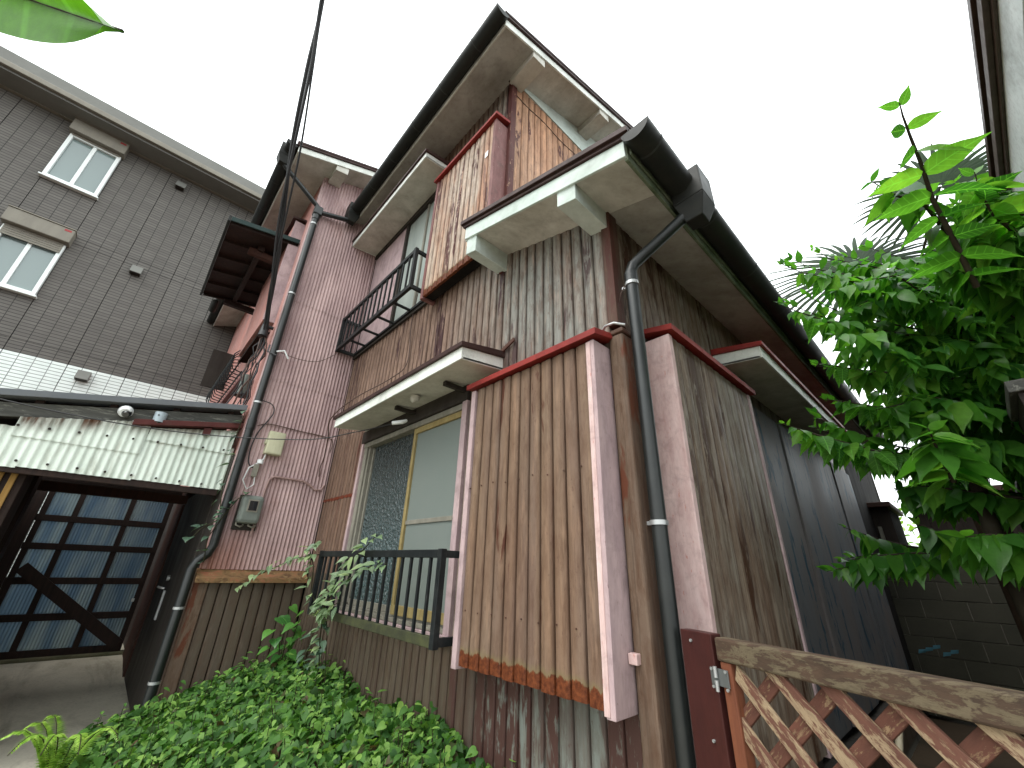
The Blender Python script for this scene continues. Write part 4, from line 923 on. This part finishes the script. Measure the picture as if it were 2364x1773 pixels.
MB().hexa(q, [(a, b, 2.085) for a, b, c in q]).build('cap_rail', 'greywood', df, .004)
bw = thing('block_wall', (1, 6, 0), 'mossy concrete block wall closing the far end of the side passage', 'wall')
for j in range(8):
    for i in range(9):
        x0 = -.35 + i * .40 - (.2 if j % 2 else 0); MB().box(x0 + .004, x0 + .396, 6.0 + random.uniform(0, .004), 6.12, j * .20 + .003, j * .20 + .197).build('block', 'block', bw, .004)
box('mortar_core', 'found', bw, -.5, 3.2, 6.012, 6.11, 0, 1.595)
sh = thing('garden_shed', (1.5, 6.8, 0), 'dark shed standing beyond the block wall', 'shed')
for k in range(16): box('board', 'darkboard', sh, .42 + k * .15, .42 + k * .15 + .146, 6.60, 6.63, 0, 2.45)
box('roof', 'roof', sh, .36, 3.0, 6.4, 8.4, 2.46, 2.54, .01); box('core', 'dark', sh, .44, 2.8, 6.64, 8.2, 0, 2.45)
hut = thing('far_outbuilding', (-.3, 6.7, 0), 'dark outbuilding with a pale upright batten past the far corner of the house', 'outbuilding')
for k in range(6): box('board', 'darkboard', hut, -.70 + k * .15, -.70 + k * .15 + .146, 6.50, 6.53, 0, 2.35)
box('core', 'dark', hut, -.70, .19, 6.54, 7.6, 0, 2.35); box('roof', 'roof', hut, -.8, .24, 6.4, 7.8, 2.36, 2.43, .01)
box('batten', 'frame', hut, .02, .06, 6.46, 6.499, 1.35, 2.1)
sr = thing('blue_scrap', (.15, 5.9, .62), 'crumpled pale blue plastic scraps lying low by the block wall', 'scrap')
for k in range(5):
    a = Vector((.08 + .07 * k, 5.93 - .02 * (k % 2), .62 + .03 * (k % 3)))
    MB().add([a, a + Vector((.07, .0, .02)), a + Vector((.08, -.02, .055)), a + Vector((.015, -.015, .045))], [(0, 1, 2, 3)]).build('scrap', 'bluescrap', sr)
tl = thing('garden_tool', (.5, 1.3, 0), 'pale cane-handled tool leaning behind the lattice gate', 'tool')
MB().tube([(.32, .75, .0), (.40, 1.15, .50), (.46, 1.42, .86), (.47, 1.45, .905), (.455, 1.455, .925), (.43, 1.45, .915)], .014, 8).build('handle', 'canework', tl)

# ------------------------------------------------------------------ lattice gate at the corner
lg = thing('lattice_gate', (.3, -.04, 0), 'worn red-brown wooden lattice gate hinged to a brown post', 'gate')
gd = Vector((.949, -.316, 0)).normalized(); gn = Vector((gd.y, -gd.x, 0)); gn = -gn if gn.y > 0 else gn; G0 = Vector((.300, -.045, 0)); GH = 1.222
def gp(u, d, z): p = G0 + gd * u + gn * d; return (p.x, p.y, z)
def gbox(nm, mat, u0, u1, d0, d1, z0, z1, bev=.003):
    return MB().hexa([gp(u0, d0, z0), gp(u1, d0, z0), gp(u1, d1, z0), gp(u0, d1, z0)], [gp(u0, d0, z1), gp(u1, d0, z1), gp(u1, d1, z1), gp(u0, d1, z1)]).build(nm, mat, lg, bev)
gbox('post', 'postbrown', -.145, -.018, -.02, .025, .0, 1.228)
gbox('top_rail', 'toprail', -.005, 1.10, -.022, .028, GH - .062, GH, .006)
gbox('stile', 'stile', .0, .038, -.016, .022, .1, GH - .063); gbox('stile', 'stile', 1.06, 1.10, -.016, .022, .1, GH - .063)
gbox('bottom_rail', 'toprail', .039, 1.059, -.02, .024, .12, .17)
def slat(u, s, d, mat):
    # 45 degree slat clipped to the frame
    pts = []
    w = .0190
    for k in (-w, w):
        lo, hi = (.17, GH - .062); L = hi - lo
        ua, ub = u + k * 1.414, u + k * 1.414 + s * L
        pts.append((ua, ub))
    poly = []
    for (ua, ub) in pts:
        t0 = 0.; t1 = 1.
        for bound, sg in ((.038, 1), (1.06, -1)):
            da = (ua - bound) * sg; db = (ub - bound) * sg
            if da < 0 and db < 0: return
            if da < 0: t0 = max(t0, da / (da - db))
            if db < 0: t1 = min(t1, da / (da - db))
        if t1 <= t0: return
        poly.append(((ua + (ub - ua) * t0, .17 + (GH - .232) * t0), (ua + (ub - ua) * t1, .17 + (GH - .232) * t1)))
    (a, b), (c, e) = poly
    q = [a, c, e, b]
    f0 = [gp(x, d, z) for x, z in q]; f1 = [gp(x, d + .012, z) for x, z in q]
    MB().add(f0 + f1, [(0, 1, 2, 3), (7, 6, 5, 4), (0, 4, 5, 1), (1, 5, 6, 2), (2, 6, 7, 3), (3, 7, 4, 0)]).build('slat', mat, lg, .0015)
for k in range(-2, 26):
    slat(-1.1 + k * .142, 1, -.012, 'lattice2'); slat(.02 + k * .142, -1, .002, 'lattice')
hg = part('hinge', lg)
M['hinge'] = NT('dark_hinge').fin((.16, .17, .17), .4, .6, .5)
gbox('hinge_leaf', 'hinge', -.036, .028, .0255, .0285, 1.095, 1.14, .001)
for z in (1.095, 1.13): MB().tube([gp(-.012, .034, z - .014), gp(-.012, .034, z + .014)], .006, 8).build('knuckle', 'clampmetal', hg)
for u, z in ((-.03, 1.09), (-.03, 1.135), (.02, 1.09), (.02, 1.135), (-.10, 1.20), (-.06, .95)): MB().tube([gp(u, .0255, z), gp(u, .031, z)], .0045, 8).build('screw', 'clampmetal', lg)

# ------------------------------------------------------------------ vegetation
def leaf_template(kind):
    """unit leaf along +y, normal +z; returns verts (n,3), faces"""
    if kind == 'heart':   st = [(-.10, .22), (.0, .40), (.18, .47), (.42, .40), (.70, .22), (.9, .07)]
    elif kind == 'long':  st = [(.04, .05), (.18, .15), (.40, .19), (.62, .16), (.82, .08)]
    else:                 st = [(.03, .08), (.13, .18), (.30, .245), (.50, .225), (.70, .145), (.86, .055)]
    v = []; f = []
    for t, w in st:
        z = -.26 * t * t
        v += [(-w, t, z + .16 * w * (1 + .25 * math.sin(t * 9))), (0, max(t, 0 if kind == 'heart' else t), z), (w, t, z + .16 * w * (1 - .25 * math.sin(t * 9)))]
    n = len(st)
    for i in range(n - 1):
        a = i * 3; b = a + 3; f += [(a, a + 1, b + 1, b), (a + 1, a + 2, b + 2, b + 1)]
    v.append((0, 1.04, -.29)); f += [((n - 1) * 3, (n - 1) * 3 + 1, n * 3), ((n - 1) * 3 + 1, (n - 1) * 3 + 2, n * 3)]
    return np.array(v, float), f
TPL = {k: leaf_template(k) for k in ('heart', 'ovate', 'long')}
def frames(dirs, norms):
    d = dirs / np.linalg.norm(dirs, axis=1, keepdims=True); x = np.cross(d, norms); x /= np.linalg.norm(x, axis=1, keepdims=True) + 1e-9
    z = np.cross(x, d); return np.stack([x, d, z], axis=2)
def leaf_mass(name, kind, mat, pos, dirs, norms, size, rnd, parent=None):
    V, F = TPL[kind]; Fm = frames(dirs, norms); n = len(pos); k = len(V)
    P = (np.einsum('nij,kj->nki', Fm, V) * size[:, None, None] + pos[:, None, :])
    off = np.array(parent['_w']) if parent is not None else np.zeros(3)
    P = (P - off).reshape(-1, 3)
    loops = []; starts = []; tot = []; c = 0
    fl = [i for q in F for i in q]; fs = [len(q) for q in F]
    L = (np.array(fl)[None, :] + (np.arange(n) * k)[:, None]).ravel(); T = np.tile(fs, n); S = np.concatenate(([0], np.cumsum(T)[:-1]))
    me = bpy.data.meshes.new(name); me.vertices.add(n * k); me.vertices.foreach_set('co', P.ravel())
    me.loops.add(len(L)); me.loops.foreach_set('vertex_index', L.astype(np.int32)); me.polygons.add(len(T)); me.polygons.foreach_set('loop_start', S.astype(np.int32)); me.polygons.foreach_set('loop_total', T.astype(np.int32))
    me.polygons.foreach_set('use_smooth', np.ones(len(T), bool)); me.update(calc_edges=True)
    at = me.attributes.new('rnd', 'FLOAT', 'POINT'); at.data.foreach_set('value', np.repeat(rnd, k).astype(np.float32))
    me.materials.append(M[mat]); o = bpy.data.objects.new(name, me); COL.objects.link(o)
    if parent is not None: o.parent = parent
    o['kind'] = 'stuff'; return o
LEAFMESH = {}
def leaf_obj(kind, mat, parent, p, d, nrm, size, name='leaf'):
    key = (kind, mat)
    if key not in LEAFMESH:
        V, F = TPL[kind]; me = bpy.data.meshes.new('leaf'); me.from_pydata(V.tolist(), [], F); me.polygons.foreach_set('use_smooth', [True] * len(F)); me.materials.append(M[mat]); LEAFMESH[key] = me
    o = bpy.data.objects.new(name, LEAFMESH[key]); COL.objects.link(o); o.parent = parent
    d = Vector(d).normalized(); x = d.cross(Vector(nrm)).normalized(); z = x.cross(d)
    w = parent['_w']; size = size * 1.
    m_ = Matrix(((x.x * size, d.x * size, z.x * size, p[0] - w[0]), (x.y * size, d.y * size, z.y * size, p[1] - w[1]), (x.z * size, d.z * size, z.z * size, p[2] - w[2]), (0, 0, 0, 1)))
    o.matrix_local = m_; return o

# ground cover in the bed
def top_h(x, y):
    d = np.clip(-y / 1.45, 0, 1); e = np.clip((x + 4.05) / .6, 0, 1); g = np.clip((-.15 - x) / .5, 0, 1)
    return (.66 - .40 * d ** 1.35) * e ** .6 * g ** .35 + .04 * np.sin(5.1 * x + 2) * np.cos(6.3 * y)
N = 15000
px = RNG.uniform(-4.0, -.2, N); py = -RNG.uniform(0.02, 1.5, N); keep = (py > -1.5 + .25 * np.sin(px * 3)) & ((px > -3.62) | (py < -.98)) & (py > -1.42 + .9 * np.clip(px + 1.6, 0, 1.4))
px, py = px[keep], py[keep]; n = len(px)
tz = top_h(px, py) - np.abs(RNG.normal(0, .045, n)) + RNG.uniform(-.02, .05, n) * (RNG.random(n) < .3)
tz = np.maximum(tz, np.array([bed_h(a, b) for a, b in zip(px, py)]) + .02)
ang = RNG.uniform(0, 2 * np.pi, n)
dirs = np.stack([np.cos(ang), np.sin(ang), RNG.uniform(-.7, .1, n)], 1); dirs += np.array([.25, -.25, -.15])
nor = np.stack([RNG.normal(.15, .5, n), RNG.normal(-.25, .5, n), np.ones(n)], 1)
gc = leaf_mass('ground_cover', 'heart', 'leaf_ivy', np.stack([px, py, tz], 1), dirs, nor, .022 + .050 * RNG.beta(1.4, 2.0, n), RNG.beta(1.3, 1.6, n))
gc['label'] = 'dense bed of heart-shaped green leaves at the foot of the house'; gc['category'] = 'ground cover'
SPp = []; SPd = []; SPs = []; mb = MB()
for i in range(150):
    a, b = RNG.uniform(-3.5, -.45), -RNG.uniform(.04, 1.25)
    if b < -1.3 + .9 * max(0, a + 1.6): continue
    z0 = float(top_h(np.array(a), np.array(b))); hh = RNG.uniform(.03, .13); lean = RNG.normal(0, .03, 2)
    mb.tube([(a, b, z0 - .15), (a + lean[0], b + lean[1], z0 + hh)], .0018, 4, False)
    for k in range(5):
        t = .4 + .6 * k / 4; an = RNG.uniform(0, 6.28); SPp.append((a + lean[0] * t, b + lean[1] * t, z0 - .15 + (.15 + hh) * t)); SPd.append((math.cos(an), math.sin(an), RNG.uniform(-.3, .5))); SPs.append(RNG.uniform(.04, .085) * (1.1 - .4 * t))
sg_ = leaf_mass('ground_cover_sprigs', 'ovate', 'leaf_ivy', np.array(SPp), np.array(SPd), np.tile([.1, -.2, 1.], (len(SPp), 1)), np.array(SPs), RNG.uniform(.35, 1, len(SPp)))
tag(sg_, 'pale young sprigs standing above the bed of heart-shaped leaves', 'sprigs')
for i in range(260):
    a, b = RNG.uniform(-3.5, -.5), -RNG.uniform(.05, 1.2)
    if b < -1.35 + .9 * max(0, a + 1.6): continue
    z1 = float(top_h(np.array(a), np.array(b))) + RNG.uniform(-.05, .05); mb.tube([(a, b, bed_h(a, b)), (a + RNG.normal(0, .03), b + RNG.normal(0, .03), z1)], .0022, 4, False)
st = mb.build('ground_cover_stems', 'stem'); tag(st, 'thin upright stems among the bed of green leaves', 'stems', None, 'stuff')

# sapling by the wall
sp_ = thing('sapling', (-3.2, -.22, .4), 'young plant with large heart-shaped leaves standing by the brown wall', 'plant')
base = Vector((-3.2, -.22, .42))
for k in range(5):
    tip = base + Vector((RNG.uniform(-.15, .18), RNG.uniform(-.16, .10), RNG.uniform(.36, .62))); mid = (base + tip) / 2 + Vector((0, 0, .06))
    stm = MB().tube([base, mid, tip], [.006, .005, .003], 6).build('stem', 'stem', sp_)
    for t in np.linspace(.35, 1, 6):
        p = base.lerp(tip, t) + Vector((RNG.normal(0, .03), RNG.normal(0, .03), 0)); a = RNG.uniform(0, 6.28)
        leaf_obj('heart', 'leaf_heart', stm, p, (math.cos(a) + .4, math.sin(a) - .4, -.5), (.2, -.3, 1), RNG.uniform(.07, .11))
def vine(name, loc, label, stems, mat, kind, size, step, cat='vine', spread=.04):
    v = thing(name, loc, label, cat)
    for pts in stems:
        P = [Vector(p) for p in pts]; s = MB().tube(P, [.0045] * (len(P) - 1) + [.002], 5).build('stem', 'stem', v)
        for i in range(len(P) - 1):
            L = (P[i + 1] - P[i]).length; q = 0.
            while q < L:
                p = P[i].lerp(P[i + 1], q / L); a = RNG.uniform(0, 6.28)
                leaf_obj(kind, mat, s, p + Vector((RNG.normal(0, spread * .5), -abs(RNG.normal(0, spread * .4)), RNG.normal(0, spread * .4))), (math.cos(a) + .5, -.5 + .3 * math.sin(a), RNG.uniform(-.7, .2)), (RNG.normal(.25, .25), RNG.normal(-.5, .25), 1), size * RNG.uniform(.7, 1.25)); q += step * RNG.uniform(.7, 1.3)
    return v
vine('railing_vine', (-2.5, -.2, .6), 'leafy vine climbing through the left half of the lower black railing', [
    [(-2.62, -.12, .60), (-2.60, -.18, .90), (-2.45, -.26, 1.20), (-2.2, -.27, 1.36), (-1.95, -.27, 1.46), (-1.72, -.27, 1.58)],
    [(-2.55, -.16, .95), (-2.40, -.27, 1.12), (-2.15, -.28, 1.26), (-1.80, -.28, 1.37), (-1.55, -.27, 1.40)],
    [(-2.60, -.18, 1.0), (-2.72, -.27, 1.18), (-2.75, -.28, 1.36), (-2.95, -.28, 1.50), (-2.7, -.27, 1.56)],
    [(-2.6, -.18, 1.05), (-2.3, -.28, 1.10), (-2.1, -.28, 1.16)], [(-2.75, -.26, 1.45), (-3.1, -.32, 1.42), (-3.4, -.5, 1.28), (-3.5, -.62, 1.16)]], 'leaf_vine', 'ovate', .085, .034)
vine('dark_creeper', (-2.75, -.1, .45), 'dark leaved creeper rising from the bed below the lower railing', [
    [(-2.8, -.10, .5), (-2.75, -.10, .75), (-2.65, -.14, 1.0)], [(-2.9, -.10, .5), (-2.95, -.12, .7), (-2.85, -.14, .9)], [(-2.7, -.1, .5), (-2.55, -.12, .72), (-2.45, -.2, .98)]], 'leaf_dark', 'ovate', .09, .06)
vine('downpipe_vine', (-3.6, -.95, 1.3), 'trailing vine with drooping leaves wrapped on the left downpipe', [
    [(-3.58, -.90, 1.36), (-3.57, -.93, 1.55), (-3.58, -.86, 1.75), (-3.58, -.79, 1.90), (-3.58, -.70, 1.98)], [(-3.58, -.90, 1.70), (-3.56, -1.0, 1.62), (-3.55, -1.07, 1.50)], [(-3.6, -.90, 1.80), (-3.6, -.94, 2.0), (-3.62, -.94, 2.3)]], 'leaf_dark', 'heart', .075, .085, spread=.05)
vine('dry_vine', (-3.75, -.93, 2.5), 'withered brown vine hanging beside the left downpipe near the carport', [[(-3.72, -.93, 2.75), (-3.73, -.94, 2.5), (-3.72, -.95, 2.3)]], 'leaf_dark', 'heart', .08, .12)
# fern
fern = thing('fern', (-3.0, -1.36, .2), 'bright yellow-green fern arching at the edge of the bed', 'fern')
for k in range(7):
    a = -2.6 + k * .55; L = RNG.uniform(.28, .42); c0 = Vector((-2.98, -1.37, .18)); pts = [c0 + Vector((math.cos(a) * L * t, math.sin(a) * L * t * .8, .32 * math.sin(t * 2.2))) for t in np.linspace(0, 1, 9)]
    fb = MB().tube(pts, .003, 4).build('frond_stem', 'stem', fern)
    P = []; D = []; S = []
    for i in range(40):
        t = .12 + .86 * i / 40; q = t * 8; j = min(7, int(q)); p = pts[j].lerp(pts[j + 1], q - j); tan = (pts[j + 1] - pts[j]).normalized(); sd_ = tan.cross(Vector((0, 0, 1))).normalized()
        for s in (-1, 1): P.append(p); D.append(sd_ * s + tan * .5); S.append(.085 * (1 - t * .85))
    leaf_mass('frond', 'long', 'leaf_fern', np.array(P), np.array(D), np.tile([0, 0, 1.], (len(P), 1)), np.array(S), RNG.random(len(P)), fern)

# the big overhanging leaf close above the path
bl = thing('overhanging_leaf', (.2, -1.8, 2.2), 'single large glossy pointed leaf hanging overhead at the edge of the path', 'leaf')
def ray(dx, dy, t):
    x, y = (dx - 1106) / 874.62, -(dy - 829.5) / 874.62
    return CP + Vector([CR[0][i] * x + CR[1][i] * y + CR[2][i] for i in range(3)]) * t
tip = ray(272, 70, .85); root = ray(-330, -135, .95); dd = (root - tip); L = dd.length; dn = dd.normalized()
side = dn.cross((tip - CP).normalized()).normalized(); up = side.cross(dn)
mb = MB(); nst = 24; v = []
for i in range(nst + 1):
    t = i / nst; w = .17 * L * (math.sin(math.pi * min(1, t) ** .8) ** .9 if t < 1 else 0) * .58; w = max(w, .001); 
    for s in (-1, -.5, 0, .5, 1): v.append(tip + dn * (L * t) + side * (w * s) + up * (-.05 * L * abs(s) + .02 * L * math.sin(6 * t)))
mb.add(v, [(i * 5 + j, i * 5 + j + 1, (i + 1) * 5 + j + 1, (i + 1) * 5 + j) for i in range(nst) for j in range(4)], True)
mb.build('blade', 'leaf_big', bl, recalc=False); MB().tube([tip + dn * (L * t) + up * (.02 * L * math.sin(6 * t) + .003) for t in np.linspace(.02, 1.25, 14)], .004, 6).build('midrib', 'stem', bl)

# shrub on the right: arching branches with opposite leaves
shrub = thing('shrub', (1.0, 1.6, 0), 'large green shrub with arching branches of paired pointed leaves beside the house', 'shrub')
MB().tube([(1.05, 1.75, 0), (1.02, 1.7, .8), (1.0, 1.6, 1.6), (1.05, 1.5, 2.4)], [.05, .045, .035, .02], 10).build('trunk', 'bark', shrub)
BR = [  # (image-plane sketch points, depth start->end, leaf size)
    ([(2230, 760), (2092, 701), (1960, 650), (1830, 605), (1735, 590), (1683, 568)], 2.0, 2.45, .105, 30),
    ([(2230, 750), (1963, 724), (1794, 697), (1720, 672), (1680, 655)], 2.05, 2.40, .105, 28),
    ([(2230, 700), (2100, 640), (1980, 600), (1880, 575), (1800, 560)], 2.0, 2.5, .11, 24),
    ([(2230, 836), (2030, 815), (1861, 800), (1800, 790), (1756, 783)], 2.1, 2.4, .105, 24),
    ([(2150, 905), (1990, 890), (1895, 880), (1830, 868), (1778, 862)], 2.0, 2.3, .10, 22),
    ([(2110, 1000), (1990, 985), (1895, 975), (1794, 948), (1720, 925), (1682, 912)], 2.0, 2.25, .10, 26),
    ([(2040, 1205), (1960, 1205), (1881, 1215), (1786, 1234)], 2.1, 2.2, .10, 20),
    ([(2030, 1190), (1960, 1180), (1900, 1165), (1822, 1139)], 2.3, 2.4, .10, 14),
    ([(2110, 620), (2051, 501), (2014, 430), (1990, 355), (1966, 294), (1950, 250), (1943, 222)], 1.55, 1.40, .125, 9),
    ([(2240, 540), (2190, 500), (2146, 464), (2119, 420), (2105, 372)], 1.6, 1.6, .135, 14),
    ([(2060, 520), (2000, 445), (1930, 420), (1880, 390)], 1.7, 1.75, .115, 12),
    ([(2060, 1040), (2040, 1000), (2020, 960), (2005, 925)], 1.55, 1.5, .14, 12),
    ([(2240, 1165), (2190, 1160), (2140, 1155), (2085, 1160)], 1.6, 1.65, .14, 12),
    ([(2240, 640), (2160, 600), (2080, 560), (2010, 540)], 1.7, 1.8, .125, 18),
    ([(2240, 560), (2170, 530), (2110, 515), (2060, 500)], 1.65, 1.7, .13, 14),
    ([(2240, 920), (2150, 890), (2080, 870), (2000, 855)], 1.8, 1.95, .12, 18),
    ([(2240, 1000), (2160, 960), (2090, 945), (2020, 935)], 1.8, 1.9, .125, 16),
    ([(2240, 1080), (2150, 1070), (2080, 1060), (2000, 1050), (1930, 1060)], 1.9, 2.2, .12, 18),
    ([(2160, 1190), (2090, 1180), (2030, 1150), (1980, 1130)], 1.9, 2.0, .12, 14)]
nleaf = 0; FP = []; FD = []; FN = []; FS = []
def branch_leaves(pts, size, cnt, target, droop=.75):
    global nleaf
    P = [Vector(p) for p in pts]; seg = [(P[i + 1] - P[i]).length for i in range(len(P) - 1)]; tot = sum(seg)
    for k in range(cnt):
        s = tot * (.06 + .92 * k / max(1, cnt - 1)); i = 0
        while i < len(seg) - 1 and s > seg[i]: s -= seg[i]; i += 1
        p = P[i].lerp(P[i + 1], min(1, s / seg[i])); tan = (P[i + 1] - P[i]).normalized(); sd_ = tan.cross(Vector((0, 0, 1))).normalized()
        f = k / max(1, cnt - 1); sz = size * (1.05 if f < .75 else 1.05 - 2.6 * (f - .75)) * RNG.uniform(.68, 1.15)
        for sg in (-1, 1):
            d = sd_ * sg * RNG.uniform(.6, .9) + tan * RNG.uniform(.25, .6) + Vector((0, 0, -droop * RNG.uniform(.5, 1.2) * (1 if f < .93 else -.5)))
            d = d + Vector((RNG.normal(0, .24), RNG.normal(0, .24), RNG.normal(0, .2))); nn = Vector((RNG.normal(0, .4), RNG.normal(0, .4), 1)) + sd_ * sg * .5; p = p + Vector((RNG.normal(0, .002), RNG.normal(0, .002), RNG.normal(0, .002)))
            if target is not None and nleaf < 300:
                leaf_obj('ovate', 'leaf_tree', target, p, d, nn, sz); nleaf += 1
            else: FP.append(p); FD.append(d); FN.append(nn); FS.append(sz)
order = [8, 9, 0, 1, 5, 3, 4, 6, 10, 11, 12, 2, 7, 13, 14, 15, 16, 17, 18]
for bi in order:
    pts, t0, t1, size, cnt = BR[bi]; n_ = len(pts); W3 = [ray(x, y, t0 + (t1 - t0) * i / (n_ - 1)) for i, (x, y) in enumerate(pts)]
    b = MB().tube(W3, [.010 - .0085 * i / (n_ - 1) for i in range(n_)], 6).build('branch', 'bark', shrub)
    branch_leaves(W3, size * 1.32, cnt, b, 1.0 if bi not in (8, 11) else .6)
for bi in (0, 1, 2, 3, 4, 5, 6, 13, 14, 15, 16, 17):
    pts, t0, t1, size, cnt = BR[bi]
    for j in range(3):
        ox, oy = RNG.uniform(-6, 60), RNG.uniform(-34, 40); n_ = len(pts); dt = RNG.uniform(-.05, .4)
        W3 = [ray(x + ox * (.4 + i / n_), y + oy * (.3 + i / n_), t0 + dt + (t1 - t0) * i / (n_ - 1)) for i, (x, y) in enumerate(pts)]
        if min(p.x for p in W3) < .48 and W3[-1].z < 3.45 and bi not in (5, 6): continue
        MB().tube(W3, [.007 - .0055 * i / (n_ - 1) for i in range(n_)], 5).build('branch', 'bark', shrub)
        branch_leaves(W3, size * 1.28, int(cnt * .8), None, 1.0)
# inner mass of branches behind the front ones
for k in range(140):
    y0 = RNG.uniform(430, 1040); t0 = RNG.uniform(1.9, 2.9); x1 = RNG.uniform(1770 if 590 < y0 < 800 else 1870, 2150) + max(0, (560 - y0)) * .5 ; y1 = y0 + RNG.uniform(-70, 30)
    if y1 < 560: x1 = max(x1, 2060)
    a = ray(x1 + RNG.uniform(120, 260), y0 + 20, t0 * .97); c = ray(x1, y1, t0); m_ = (a + c) / 2 + Vector((0, 0, .10))
    if min(a.x, c.x) < .50 and c.z < 3.45: continue
    bo = MB().tube([a, m_, c], [.007, .005, .002], 5, False); 
    if k < 40: bo.build('branch', 'bark', shrub)
    branch_leaves([a, m_, c], RNG.uniform(.10, .14), 12, None, 1.0)
FP = np.array([list(q) for q in FP]); FD = np.array([list(q) for q in FD]); FN = np.array([list(q) for q in FN])
leaf_mass('foliage', 'ovate', 'leaf_treeS', FP, FD, FN, np.array(FS), RNG.beta(1.6, 2.2, len(FP)), shrub)

# palm behind
palm = thing('palm_tree', (1.0, 2.9, 0), 'fan palm with spiky round fronds rising behind the shrub', 'palm tree')
MB().tube([(1.05, 3.0, 0), (1.04, 2.98, 1.8), (1.02, 2.95, 3.3)], [.10, .085, .075], 12).build('trunk', 'palmtrunk', palm)
def fan(c, axis, nrm, r, seg=38, arc=5.0):
    c = Vector(c); ax = Vector(axis).normalized(); nz = Vector(nrm).normalized(); sx = ax.cross(nz).normalized(); nz = sx.cross(ax)
    fr_ = part('frond', palm); P = []; D = []; Nn = []
    mb = MB()
    for i in range(seg):
        a = -arc / 2 + arc * i / (seg - 1); d = ax * math.cos(a) + sx * math.sin(a); L = r * RNG.uniform(.86, 1.05) * (1 - .12 * abs(a) / 2.5); w = d.cross(nz).normalized()
        q = []
        for t, ww in ((.02, .008), (.35, .020), (.6, .018), (.85, .012), (1., .003)):
            p = c + d * (L * t) - nz * (.10 * r * t * t) - Vector((0, 0, .10 * r * t ** 3)); q += [p - w * ww, p + nz * .004, p + w * ww]
        mb.add(q, [(j * 3 + e, j * 3 + e + 1, j * 3 + e + 4, j * 3 + e + 3) for j in range(4) for e in (0, 1)], True)
    o = mb.build('blade', 'leaf_palm', fr_, recalc=False); at = o.data.attributes.new('rnd', 'FLOAT', 'POINT'); at.data.foreach_set('value', RNG.random(len(o.data.vertices)).astype(np.float32) * .6)
    MB().tube([(1.02, 2.95, 3.25), (Vector((1.02, 2.95, 3.25)) + c) / 2 + Vector((0, 0, .08)), c], .010, 6).build('petiole', 'stem', fr_)
fan((.90, 2.62, 3.95), (-.6, .1, .5), (.25, -.9, .45), .95, 44)
fan((1.55, 2.55, 4.35), (.1, .1, 1), (.1, -1, .2), .62)
fan((1.6, 2.7, 3.5), (.6, 0, .3), (-.1, -.9, .5), .7)

# distant greenery glimpsed past the end of the passage
far = thing('distant_bush', (.2, 9, 0), 'sunlit yellow-green bush glimpsed past the end of the passage', 'bush')
n = 700; P = np.stack([RNG.normal(.1, .5, n), RNG.normal(9.5, .3, n), np.abs(RNG.normal(1.4, .6, n))], 1)
leaf_mass('foliage', 'ovate', 'leaf_fern', P, RNG.normal(0, 1, (n, 3)), RNG.normal(0, 1, (n, 3)) + [0, -.5, .7], RNG.uniform(.10, .18, n), RNG.random(n), far)
MB().tube([(.1, 9.5, 0), (.1, 9.5, 1.3)], .04, 8).build('trunk', 'bark', far)
for o in bpy.data.objects:
    if '_w' in o: del o['_w']
